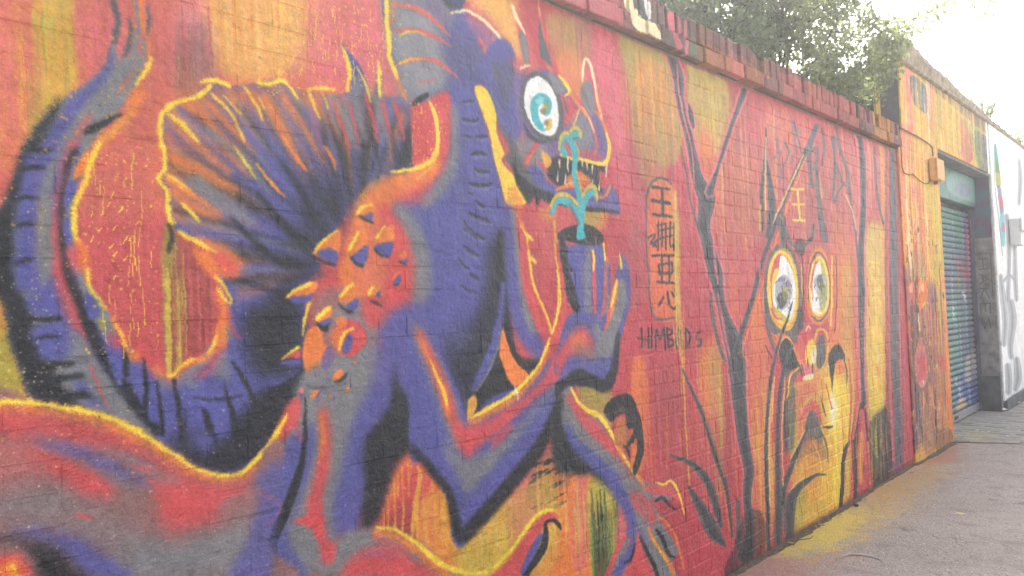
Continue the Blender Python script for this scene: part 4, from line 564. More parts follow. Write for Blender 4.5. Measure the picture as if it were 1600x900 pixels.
    c.drips('F', 18, 1405, 200, 1465, 420, 10, 40, 1.2, .5); c.drips('N', 20, 1405, 430, 1475, 620, 20, 60, 1.3, .5); c.drips('L', 14, 1405, 210, 1540, 260, 10, 30, 1.2, .5)
    # white wall: paint, a leaf-like tag and a grey portrait
    F((250, 250, 248), 1, '1538 200 1538 168 1640 240 1640 640 1566 640', 1, 'n', True)
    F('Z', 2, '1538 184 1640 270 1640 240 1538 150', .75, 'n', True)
    F((222, 222, 220), 4, '1550 300 1640 330 1640 600 1572 620', .5, 's')
    F('J', 1.2, '1552 226 1556 240 1561 280 1560 292 1554 288'); F('S', 1.5, '1554 270 1561 276 1560 292 1555 290', .8); F('T', 1, '1552 224 1555 232 1556 250 1552 246', .7); F('V', 1, '1556 292 1562 296 1564 330 1560 330', .7); F('R', 1, '1560 310 1564 310 1566 330 1561 330', .7); F('T', 1, '1560 330 1566 330 1568 380 1562 380', .6); F('P', 1, '1563 350 1567 350 1568 362 1563 362', .6); S('Z', .8, '1551 226 1 1552 290 1 1558 340 1 1564 400 1', .7)
    for q in ('1570 336 4 1574 370 5 1574 420 4 1572 470 5', '1581 346 4 1583 380 4 1584 430 5 1586 470 4', '1561 430 4 1564 460 6 1568 500 6 1566 540 5', '1576 470 7 1580 500 8 1576 540 6 1578 560 5', '1590 250 3 1592 280 5 1590 320 3', '1572 570 6 1574 600 7 1573 615 6', '1586 560 6 1588 590 8 1584 610 5', '1566 440 3 1575 430 3 1584 440 3'): S('H', 2, np.array(q.split(), float).reshape(-1, 3)*np.array([1, 1, 1.6]), .8); S('G', 1.5, np.array(q.split(), float).reshape(-1, 3)*np.array([1, 1, .5]), .55)
    # threshold grime
    F('Z', 3, '1572 622 1640 585 1640 606 1572 640', .85, 's')
    return c

def paint_shutter():
    c = Canvas(8.1, 11.0, 0.0, 2.9, 150, (70, 118, 104), 51, Y=0.24)
    F, S = c.F, c.S
    F('Z', 8, '1470 300 1520 310 1530 420 1475 420', .45, 't'); F((120, 160, 150), 3, '1470 272 1518 284 1519 320 1470 302', .9); F('V', 3, '1478 288 1500 290 1500 310 1478 304', .4)
    F((84, 150, 120), 5, '1472 330 1500 330 1506 460 1476 470', .5, 't'); F('V', 4, '1502 330 1520 330 1524 400 1508 400', .7); F('P', 3, '1510 360 1522 360 1526 440 1514 430', .8); F('R', 3, '1490 404 1500 408 1524 446 1512 444', .7); F((70, 150, 100), 4, '1490 430 1528 450 1530 500 1480 500', .8)
    F('V', 4, '1478 420 1490 420 1490 480 1478 470', .5); F((80, 150, 120), 5, '1478 480 1530 500 1532 560 1480 600', .6, 't'); F('U', 4, '1500 460 1514 470 1518 600 1506 600', .7, 't'); F('U', 4, '1500 590 1534 570 1538 620 1500 640', .7); F('F', 3, '1508 560 1524 550 1524 590 1508 600', .7, 's'); F('U', 4, '1480 620 1530 600 1532 640 1488 660', .6, 't'); F('L', 3, '1524 520 1534 520 1536 610 1528 600', .6, 't')
    c.runs('UVTJHPZW', 130, 1474, 320, 1534, 640, 1, 3, .5, .8); c.runs('KVUZ', 50, 1474, 320, 1534, 640, 1, 3, .6, .7); c.runs('PRVP', 40, 1494, 380, 1530, 470, 1, 3, .6, .6); c.runs('UVWU', 40, 1488, 540, 1536, 660, 1, 3, .6, .6)
    F('C', 2, '1494 632 1508 622 1508 648 1496 656', .6); F('S', 2, '1486 648 1496 644 1500 660 1488 664', .5); S('W', .8, '1488 480 2 1490 500 2', .7); S('W', .8, '1504 456 3 1508 470 2', .8); S('H', .8, '1500 520 2 1502 580 2', .6)
    return c

# ------------------------------------------------------------------ mesh helpers
def tag(o, label=None, category=None, group=None, kind=None):
    for k, v in (('label', label), ('category', category), ('group', group), ('kind', kind)):
        if v: o[k] = v
    return o
def link(name, me, mat=None, parent=None, loc=None):
    if mat is not None and not me.materials: me.materials.append(mat)
    o = bpy.data.objects.new(name, me); COL.objects.link(o)
    if parent is not None: o.parent = parent
    if loc is not None: o.location = loc
    return o
def empty(name, loc=(0, 0, 0)):
    o = bpy.data.objects.new(name, None); COL.objects.link(o); o.location = loc; o.empty_display_size = .2
    return o
def mesh(name, v, f, smooth=False):
    me = bpy.data.meshes.new(name); me.from_pydata(v, [], f); me.update()
    if smooth: me.polygons.foreach_set('use_smooth', [True]*len(me.polygons))
    return me
BOXF = [(0, 3, 2, 1), (4, 5, 6, 7), (0, 1, 5, 4), (1, 2, 6, 5), (2, 3, 7, 6), (3, 0, 4, 7)]
def boxv(x0, x1, y0, y1, z0, z1):
    return [(x0, y0, z0), (x1, y0, z0), (x1, y1, z0), (x0, y1, z0), (x0, y0, z1), (x1, y0, z1), (x1, y1, z1), (x0, y1, z1)]
def box(name, x0, x1, y0, y1, z0, z1, mat, parent=None, bev=0.0, cuts=0):
    bm = bmesh.new(); vs = [bm.verts.new(p) for p in boxv(x0, x1, y0, y1, z0, z1)]
    for f in BOXF: bm.faces.new([vs[i] for i in f])
    if bev: bmesh.ops.bevel(bm, geom=bm.edges[:], offset=bev, segments=2, affect='EDGES')
    me = bpy.data.meshes.new(name); bm.to_mesh(me); bm.free()
    return link(name, me, mat, parent)
def tube(name, pts, r, mat, parent=None, n=7):
    pts = [Vector(p) for p in pts]; v = []; f = []
    rs = r if isinstance(r, (list, tuple)) else [r]*len(pts)
    for i, p in enumerate(pts):
        d = (pts[min(i+1, len(pts)-1)]-pts[max(i-1, 0)]).normalized()
        a = d.orthogonal().normalized() if abs(d.z) > .9 else d.cross(Vector((0, 0, 1))).normalized(); b = d.cross(a)
        for k in range(n):
            t = 6.28318*k/n; v.append(tuple(p+a*math.cos(t)*rs[i]+b*math.sin(t)*rs[i]))
    for i in range(len(pts)-1):
        for k in range(n): f.append((i*n+k, i*n+(k+1) % n, (i+1)*n+(k+1) % n, (i+1)*n+k))
    f.append(tuple(range(n))[::-1]); f.append(tuple((len(pts)-1)*n+k for k in range(n)))
    return link(name, mesh(name, v, f, True), mat, parent)

# ------------------------------------------------------------------ materials
def new_mat(name):
    m = bpy.data.materials.new(name); m.use_nodes = True
    nt = m.node_tree; b = nt.nodes['Principled BSDF']
    return m, nt, b
def N(nt, kind, **kw):
    n = nt.nodes.new(kind)
    for k, v in kw.items():
        if k in n.inputs: n.inputs[k].default_value = v
        else: setattr(n, k, v)
    return n
def math_n(nt, op, a, b=None):
    n = nt.nodes.new('ShaderNodeMath'); n.operation = op
    for i, s in enumerate((a, b)):
        if s is None: continue
        if isinstance(s, (int, float)): n.inputs[i].default_value = s
        else: nt.links.new(s, n.inputs[i])
    return n.outputs[0]
def mixc(nt, fac, a, b, blend='MIX'):
    n = nt.nodes.new('ShaderNodeMix'); n.data_type = 'RGBA'; n.blend_type = blend
    for s, i in ((fac, 0), (a, 6), (b, 7)):
        if isinstance(s, (int, float)): n.inputs[i].default_value = s
        elif isinstance(s, tuple): n.inputs[i].default_value = (*s, 1) if len(s) == 3 else s
        else: nt.links.new(s, n.inputs[i])
    return n.outputs[2]
def noise(nt, vec, scale, detail=3, rough=.55, dist=0.0):
    n = N(nt, 'ShaderNodeTexNoise', Scale=scale, Detail=detail, Roughness=rough, Distortion=dist)
    if vec is not None: nt.links.new(vec, n.inputs['Vector'])
    return n.outputs['Fac']
def ramp(nt, fac, stops):
    n = nt.nodes.new('ShaderNodeValToRGB'); nt.links.new(fac, n.inputs[0]); e = n.color_ramp.elements
    while len(e) < len(stops): e.new(.5)
    for q, (p, c) in zip(e, stops): q.position = p; q.color = (c, c, c, 1) if isinstance(c, (int, float)) else (*c, 1)
    return n.outputs[0]
def bump(nt, b, height, strength, dist):
    n = N(nt, 'ShaderNodeBump', Strength=strength, Distance=dist); nt.links.new(height, n.inputs['Height']); nt.links.new(n.outputs[0], b.inputs['Normal'])
def position(nt): return nt.nodes.new('ShaderNodeNewGeometry').outputs['Position']
PAINT_GAIN = .90
def painted(name, canvas, rough=.46, bump_s=.75, coarse=1.0, vary=0.0, sat=1.0):
    """spray paint laid out in wall metres: colour read at the world position, relief from noise"""
    m, nt, b = new_mat(name); pos = position(nt)
    sp = nt.nodes.new('ShaderNodeSeparateXYZ'); nt.links.new(pos, sp.inputs[0])
    u = math_n(nt, 'DIVIDE', math_n(nt, 'SUBTRACT', sp.outputs[0], canvas.x0), canvas.x1-canvas.x0)
    v = math_n(nt, 'DIVIDE', math_n(nt, 'SUBTRACT', sp.outputs[2], canvas.z0), canvas.z1-canvas.z0)
    cb = nt.nodes.new('ShaderNodeCombineXYZ'); nt.links.new(u, cb.inputs[0]); nt.links.new(v, cb.inputs[1])
    im = nt.nodes.new('ShaderNodeTexImage'); im.image = canvas.finish(name); im.extension = 'EXTEND'; im.interpolation = 'Linear'; nt.links.new(cb.outputs[0], im.inputs[0])
    col = im.outputs[0]
    n1 = noise(nt, pos, 55, 4, .6); n2 = noise(nt, pos, 260, 3, .6); n3 = noise(nt, pos, 13, 4, .55)
    tone = ramp(nt, n1, [(.25, .86), (.75, 1.06)]); col = mixc(nt, 1.0, col, tone, 'MULTIPLY')
    if vary:
        oi = nt.nodes.new('ShaderNodeObjectInfo'); rv = ramp(nt, oi.outputs['Random'], [(0, 1-vary), (.35, 1.0), (.7, 1+vary*.5), (1, 1-vary*.6)]); col = mixc(nt, 1.0, col, rv, 'MULTIPLY')
    chip = ramp(nt, noise(nt, pos, 90, 5, .7), [(.72, 0), (.76, 1)]); chip = math_n(nt, 'MULTIPLY', chip, .35*coarse)
    col = mixc(nt, chip, col, (.10, .07, .06))
    g = mixc(nt, 1.0, col, (PAINT_GAIN,)*3, 'MULTIPLY'); nt.links.new(g, b.inputs['Base Color'])
    rr = ramp(nt, n3, [(.3, rough-.08), (.7, rough+.12)]); nt.links.new(rr, b.inputs['Roughness']); b.inputs['Specular IOR Level'].default_value = .35
    crust = ramp(nt, noise(nt, pos, 38, 6, .72), [(.56, 0), (.64, 1)])
    n1 = math_n(nt, 'ADD', n1, math_n(nt, 'MULTIPLY', crust, .22))
    h = math_n(nt, 'ADD', math_n(nt, 'MULTIPLY', n1, 1.2*coarse), math_n(nt, 'ADD', math_n(nt, 'MULTIPLY', n2, .45), math_n(nt, 'MULTIPLY', n3, 2.8)))
    bump(nt, b, h, bump_s, .009)
    return m
def rough_mat(name, c1, c2, scale=12, rough=.85, bs=.4, bd=.005, metallic=0, spec=.3):
    m, nt, b = new_mat(name); pos = position(nt)
    n1 = noise(nt, pos, scale, 5, .6); n2 = noise(nt, pos, scale*9, 3, .6)
    f = ramp(nt, n1, [(.3, 0), (.7, 1)]); nt.links.new(mixc(nt, f, c1, c2), b.inputs['Base Color'])
    b.inputs['Roughness'].default_value = rough; b.inputs['Metallic'].default_value = metallic; b.inputs['Specular IOR Level'].default_value = spec
    bump(nt, b, math_n(nt, 'ADD', n1, math_n(nt, 'MULTIPLY', n2, .5)), bs, bd)
    return m

garden_canvas = paint_garden_wall()
M_MURAL = painted('mural_paint', garden_canvas)
M_COPING = painted('coping_paint', garden_canvas, .8, .9, 1.8, vary=.28)
building_canvas = paint_building()
M_FRONT = painted('front_paint', building_canvas, .65, .6, 1.0, vary=.06)
M_SHUTTER = painted('shutter_paint', paint_shutter(), .45, .15, .4)
garden_canvas.a = building_canvas.a = None
M_MORTAR = rough_mat('cement', (.30, .28, .26), (.42, .40, .37), 20)
M_DARKBRICK = rough_mat('sooty_brick', (.06, .05, .045), (.15, .12, .10), 8, .9)
M_DARKPLASTER = rough_mat('dark_plaster', (.06, .062, .068), (.15, .15, .155), 6, .85)
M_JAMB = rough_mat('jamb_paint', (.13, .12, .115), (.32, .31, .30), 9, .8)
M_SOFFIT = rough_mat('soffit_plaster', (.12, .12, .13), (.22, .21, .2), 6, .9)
M_PARAPET = rough_mat('lichen_stone', (.15, .125, .09), (.42, .34, .22), 9, .95, .8, .012)
M_STEEL = rough_mat('galvanised_steel', (.28, .29, .29), (.42, .42, .42), 20, .5, .1, .002, .7)
M_BOXPAINT = rough_mat('orange_paint', (.56, .30, .10), (.66, .40, .16), 14, .6)
M_CABLE = rough_mat('cable_sheath', (.10, .07, .05), (.20, .13, .07), 30, .6)
M_WHITEBOX = rough_mat('white_enamel', (.62, .62, .60), (.74, .74, .73), 9, .5, .1)
M_YELLOWPIPE = rough_mat('yellow_pipe', (.62, .42, .08), (.70, .52, .16), 9, .6)

# ------------------------------------------------------------------ brickwork
_brick_cache = {}
def brick_mesh(L, H, mat, depth=.05, ch=.0038, var=0):
    """one brick, its front face slightly pillowed, edges worn; shared between bricks of the same size"""
    k = (round(L, 3), round(H, 3), mat.name, var)
    if k in _brick_cache: return _brick_cache[k]
    r = random.Random(str(k)); l, h = L/2, H/2
    j = lambda a=.0016: r.uniform(-a, a)
    cx = ch*.5
    fr = [(-l+cx+j(.0006), j(.0008), -h+ch+j()), (l-cx+j(.0006), j(.0008), -h+ch+j()), (l-cx+j(.0006), j(.0008), h-ch+j()), (-l+cx+j(.0006), j(.0008), h-ch+j())]
    md = [(-l, ch*.55, -h), (l, ch*.55, -h), (l, ch*.55, h), (-l, ch*.55, h)]
    bk = [(x, depth, z) for x, y, z in md]
    f = [(0, 1, 2, 3)]+[(4+i, 4+(i+1) % 4, (i+1) % 4, i) for i in range(4)]+[(8+i, 8+(i+1) % 4, 4+(i+1) % 4, 4+i) for i in range(4)]
    me = mesh('brick', fr+md+bk, f); me.materials.append(mat); _brick_cache[k] = me
    return me
def lay_courses(x0, x1, z0, z1, bond=0):
    """(x centre, z centre, length) of every brick in a rectangle, stretcher courses with a header course every fourth"""
    out = []; row = 0; z = z0
    while z+.05 < z1:
        H = min(.067, z1-z-.004)
        head = row % 4 == 2; p = .1125 if head else .225
        x = x0-(p*.5 if (row+bond) % 2 else 0)
        while x < x1-.03:
            a, b = max(x, x0)+.0014, min(x+p, x1)-.0014
            if b-a > .03: out.append(((a+b)/2, z+.004+H/2, b-a, H))
            x += p
        row += 1; z += .075
    return out
def seen_area(cx, cz, L, H, Y=0):
    P = [project((cx+a*L/2, Y, cz+b*H/2)) for a, b in ((-1, -1), (1, -1), (1, 1), (-1, 1))]
    xs = [p[0] for p in P]; ys = [p[1] for p in P]
    if max(xs) < 2 or min(xs) > 1598 or max(ys) < 2 or min(ys) > 898: return 0
    vis = (min(max(xs), 1600)-max(min(xs), 0))*(min(max(ys), 900)-max(min(ys), 0))
    return vis
def brickwork(parent, bricks, Y, mat, limit, jit=.0008):
    ranked = sorted(bricks, key=lambda b: -seen_area(b[0], b[1], b[2], b[3], Y))
    V, Fc = [], []
    for i, (cx, cz, L, H) in enumerate(ranked):
        var = random.randrange(4); me = brick_mesh(L, H, mat, var=var)
        dy = random.gauss(0, jit); ry, rz, rx = random.gauss(0, .003), random.gauss(0, .003), random.gauss(0, .013)
        if i < limit and seen_area(cx, cz, L, H, Y) > 0:
            o = bpy.data.objects.new('brick', me); COL.objects.link(o); o.parent = parent
            o.location = (cx, Y+dy, cz); o.rotation_euler = (rx, ry, rz)
        else:
            M = Matrix.Translation((cx, Y+dy, cz)) @ Matrix.Rotation(rz, 4, 'Z') @ Matrix.Rotation(ry, 4, 'Y') @ Matrix.Rotation(rx, 4, 'X')
            n = len(V); V += [tuple(M @ v.co) for v in me.vertices]; Fc += [tuple(n+q for q in p.vertices) for p in me.polygons]
    if V: tag(link('remaining_bricks', mesh('remaining_bricks', V, Fc), mat, parent), kind='stuff')

# ---- garden wall with the mural
WX0, WX1, WZ = -2.0, 7.03, 2.665
wall = tag(empty('garden_wall'), 'long brick garden wall covered in a red spray painted monster mural', 'wall')
V, Fc = boxv(WX0, WX1, .02, .22, -.05, WZ), list(BOXF[:2])+list(BOXF[3:6])     # joints: thickly painted over to the left, better raked to the right
gx, gz = 226, 68; nz = vnoise(gz+1, gx+1, 5, 7, 77)+.5*vnoise(gz+1, gx+1, 2, 2, 78)
for j in range(gz+1):
    for i in range(gx+1):
        xx = WX0+(WX1-WX0)*i/gx; t = min(max((xx-1.6)/2.4, 0), 1); V.append((xx, .0005+.0013*t+(.0022+.0014*t)*(nz[j, i]-.70), -.05+(WZ+.05)*j/gz))
for j in range(gz):
    for i in range(gx): k = 8+j*(gx+1)+i; Fc.append((k, k+1, k+gx+2, k+gx+1))
link('mortar_bed', mesh('mortar_bed', V, Fc, True), M_MURAL, wall)
brickwork(wall, lay_courses(WX0, WX1, 0.0, WZ), 0.0, M_MURAL, 300)
# ledge course and brick-on-edge coping; every brick its own piece
box('coping_bed', WX0, WX1, -.012, .215, WZ+.003, WZ+.092, M_DARKBRICK, wall)
box('coping_top_bed', WX0, WX1, -.004, .205, WZ+.094, 2.858, M_DARKBRICK, wall)
x = WX0
while x < WX1-.1:
    L = random.choice((.215, .215, .205, .105)); L = min(L, WX1-x-.012)
    me = brick_mesh(round(L, 3), .078, M_COPING, .12, .006, random.randrange(3))
    if project((x+L, -.034, 2.7))[1] > -30:
        o = link('ledge_brick', me, None, wall, (x+L/2, -.055+random.gauss(0, .004), WZ+.044+random.gauss(0, .0015))); o.rotation_euler = (random.gauss(0, .02), random.gauss(0, .012), random.gauss(0, .012))
    x += L+.012
x = 1.6
while x < WX1-.05:
    w = random.uniform(.058, .07); hh = random.choice((.104, .108, .108, .112)); me = brick_mesh(round(w, 3), hh, M_COPING, .22, .007, random.randrange(3))
    if random.random() > .03:
        o = link('coping_brick', me, None, wall, (x+w/2, -.036+random.gauss(0, .004), 2.759+hh/2+random.gauss(0, .002))); o.rotation_euler = (random.gauss(0, .02), random.gauss(0, .03), random.gauss(0, .02))
    x += w+.015
# weathered mortar fillet along the coping, its pale lip imitating the backlit edge
V, Fc = [], []; nx = 180
for i in range(nx+1):
    xx = 1.0+(WX1-1.0)*i/nx; a = random.gauss(0, .006)
    V += [(xx, -.034+random.gauss(0, .005), 2.862+a*.4), (xx, .04, 2.892+a*.6), (xx, .2, 2.86)]
    if i: n = len(V)-6; Fc += [(n, n+3, n+4, n+1), (n+1, n+4, n+5, n+2)]
link('mortar_fillet', mesh('mortar_fillet', V, Fc), M_MORTAR, wall)

# ---- building with the roller shutter
BX0, BX1, GX0, GX1, GZ, BY, RY = 7.032, 16.0, 8.315, 10.69, 2.842, -.012, .24
bld = tag(empty('shutter_building', (BX0, 0, 0)), 'painted brick building with a roller shutter and ragged parapet', 'building')
bld.location = (0, 0, 0)
box('pier', BX0, GX0, BY+.0022, 4.5, -.05, GZ, M_FRONT, bld)
UX0 = 7.17                                     # above the garden wall the front starts a little further along
box('front_wall', UX0, GX1, BY+.0022, 4.5, GZ+.002, 3.46, M_FRONT, bld)
brickwork(bld, lay_courses(BX0, GX0, 0.0, GZ, 1)+lay_courses(UX0, GX1, GZ+.004, 3.46), BY, M_FRONT, 300, .0008)
box('side_wall', UX0-.012, UX0-.002, .0, 4.5, 2.845, 3.46, M_DARKPLASTER, bld)
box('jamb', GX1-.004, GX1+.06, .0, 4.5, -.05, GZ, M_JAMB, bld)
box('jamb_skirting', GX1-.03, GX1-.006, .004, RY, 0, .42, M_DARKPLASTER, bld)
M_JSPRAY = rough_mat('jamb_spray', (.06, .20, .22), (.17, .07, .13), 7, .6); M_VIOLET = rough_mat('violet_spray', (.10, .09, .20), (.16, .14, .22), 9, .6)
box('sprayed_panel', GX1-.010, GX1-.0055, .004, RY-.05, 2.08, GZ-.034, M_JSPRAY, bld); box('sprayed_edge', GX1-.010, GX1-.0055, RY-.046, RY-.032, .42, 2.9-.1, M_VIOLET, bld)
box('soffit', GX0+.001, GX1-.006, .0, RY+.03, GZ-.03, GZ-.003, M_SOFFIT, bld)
# dark tag lettering down the jamb
M_MARKER = rough_mat('marker_black', (.06, .06, .066), (.12, .12, .125), 20, .5)
GLYPH = dict(H=[(0, 0, 0, 1), (1, 0, 1, 1), (0, .5, 1, .5)], A=[(0, 0, .5, 1), (.5, 1, 1, 0), (.2, .4, .8, .4)], K=[(0, 0, 0, 1), (0, .5, 1, 1), (0, .5, 1, 0)], E=[(0, 0, 0, 1), (0, 1, 1, 1), (0, .5, .8, .5), (0, 0, 1, 0)], S=[(1, .9, 0, .8), (0, .8, 1, .3), (1, .3, 0, .05)], O=[(-.5, -.35, -.5, 1.35), (-.5, 1.35, 4, 1.35), (-.5, -.35, 4, -.35)])
for zz, g in ((1.83, 'H'), (1.65, 'A'), (1.47, 'K'), (1.29, 'E'), (1.11, 'S'), (1.83, 'O')):
    V, Fc = [], []
    for (a, b_, c_, d_) in GLYPH[g]:
        p = Vector((0, .165-.10*b_, zz-.125*a)); q = Vector((0, .165-.10*d_, zz-.125*c_)); t = (q-p).normalized(); n_ = Vector((0, -t.z, t.y))*(.004 if g == 'O' else .0055); i0 = len(V)
        for s_ in (p-n_, p+n_, q+n_, q-n_): V.append((GX1-.0062-.0007*len(Fc), s_.y, s_.z))
        Fc.append((i0, i0+1, i0+2, i0+3))
    link('tag_letter' if g != 'O' else 'tag_outline', mesh('tag_letter', V, Fc), M_MARKER, bld)
# cornice and parapet with a top that falls away along the street
box('string_course', UX0-.006, BX1, -.042, .26, 3.462, 3.495, M_PARAPET, bld, .006)
V, Fc = [], []; nx = 150
for i in range(nx+1):
    xx = UX0+.05+(BX1-UX0-.05)*i/nx; t = (xx-7.3)/5.0; zt = 3.715-.045*t*5*(1 if t > 0 else 0)+random.gauss(0, .008)+.014*math.sin(xx*5.1)
    yo = -.016+random.gauss(0, .005)
    V += [(xx, yo, 3.507), (xx, yo-.012+random.gauss(0, .004), 3.507+(zt-3.507)*.55), (xx, yo+.012, zt), (xx, .24, zt+.012), (xx, .26, 3.507)]
    if i: n = len(V)-10; Fc += [(n+k, n+5+k, n+6+k, n+1+k) for k in range(4)]
Fc += [(4, 3, 2, 1, 0)]
link('parapet', mesh('parapet', V, Fc), M_PARAPET, bld)
# roller shutter
sh = link('roller_shutter', mesh('roller_shutter', boxv(GX0+.01, GX1-.03, RY+.03, RY+.06, .03, GZ-.03), BOXF), M_DARKPLASTER, bld)
ST = 2.45; pitch = .0655; prof = [(0, .012), (.006, .002), (.02, -.006), (.033, -.009), (.046, -.006), (.058, .002), (.0625, .012)]
V = []; Fc = []
for (xx) in (GX0+.035, GX1-.06):
    V += [(xx, y_, z_) for z_, y_ in prof]
n = len(prof); Fc = [(i, n+i, n+i+1, i+1) for i in range(n-1)]
sl = mesh('slat', V, Fc, True); sl.materials.append(M_SHUTTER)
z = .11
while z < ST-.05:
    o = bpy.data.objects.new('slat', sl); COL.objects.link(o); o.parent = sh; o.location = (0, RY+random.gauss(0, .0008), z); z += pitch
box('bottom_rail', GX0+.03, GX1-.05, RY-.014, RY+.028, .02, .105, M_STEEL, sh, .004)
box('lock', 9.42, 9.56, RY-.022, RY-.0145, .045, .08, M_DARKPLASTER, sh, .003); box('hood', GX0+.004, GX1-.008, RY-.09, RY+.028, ST, GZ-.034, M_SHUTTER, sh, .006)
box('guide_rail', GX0+.002, GX0+.04, RY-.03, RY+.028, .002, ST-.002, M_STEEL, sh, .003); box('guide_rail', GX1-.065, GX1-.008, RY-.03, RY+.028, .002, ST-.002, M_DARKPLASTER, sh, .003)

# white painted house beyond
wh = tag(empty('white_house'), 'white painted wall with a grey graffiti portrait beyond the shutter', 'building')
box('front_wall', GX1+.062, BX1, BY-.004, 4.5, -.05, 3.46, M_FRONT, wh)
box('plinth', GX1+.064, BX1, BY-.03, BY-.006, -.05, .12, M_DARKPLASTER, wh, .004)
mx_, mz_ = on_plane([1589, 1590], [338, 382], BY-.1)
mb = tag(empty('meter_box', (float(mx_[0]), BY, float(mz_[1]))), 'white meter box fixed high on the white wall', 'meter box')
box('cabinet', 0, .42, -.13, -.006, 0, .34, M_WHITEBOX, mb, .01); box('lid', -.012, .432, -.15, -.131, .17, .352, M_WHITEBOX, mb, .006); box('hinge', .05, .12, -.156, -.1505, .16, .185, M_STEEL, mb)
# wall box and cable on the pier
jx, jz = on_plane([1451, 1453], [250, 282], BY-.01); JX, JZ = float(jx[0]), float(jz[1])
jb = tag(empty('junction_box', (JX, BY, JZ)), 'orange painted electrical box beside the shutter opening', 'electrical box')
box('casing', 0, .25, -.07, -.008, 0, .21, M_BOXPAINT, jb, .008); box('cover', -.006, .256, -.08, -.0705, .006, .204, M_BOXPAINT, jb, .004); box('gland', .09, .13, -.05, -.02, -.03, -.001, M_CABLE, jb)
X, Z = on_plane([1404, 1418, 1430, 1442, 1452, 1456, 1457], [199, 206, 212, 219, 226, 231, 244], BY-.012)
tag(tube('wall_cable', [(x_, BY-.016, z_) for x_, z_ in zip(X, Z)], .007, M_CABLE), 'thick brown cable sagging across the pier above the electrical box', 'cable')
X, Z = on_plane([1405, 1407, 1409, 1412, 1420, 1426, 1434, 1444, 1450, 1454], [202, 225, 262, 270, 273, 272, 280, 287, 287, 280], BY-.012)
tag(tube('wall_cable', [(x_, BY-.014, z_) for x_, z_ in zip(X, Z)], .0045, M_CABLE), 'thin cable looping down the pier below the electrical box', 'cable')
tag(box('waste_pipe', 7.09, 7.15, .14, .19, 2.9, 3.3, M_YELLOWPIPE, None, .02), 'short yellow pipe on the dark side of the building', 'pipe')

# outbuilding behind the garden wall
ob = tag(empty('brick_outbuilding'), 'sooty brick outbuilding just behind the garden wall under the tree', 'outbuilding')
box('wall', 3.2, 5.75, 1.0, 3.2, 0, 3.70, M_DARKBRICK, ob)
brickwork(ob, lay_courses(3.2, 5.75, 2.9, 3.69), .994, M_DARKBRICK, 120, .002)
box('coping', 3.15, 5.80, .93, 3.25, 3.702, 3.77, M_PARAPET, ob, .01)
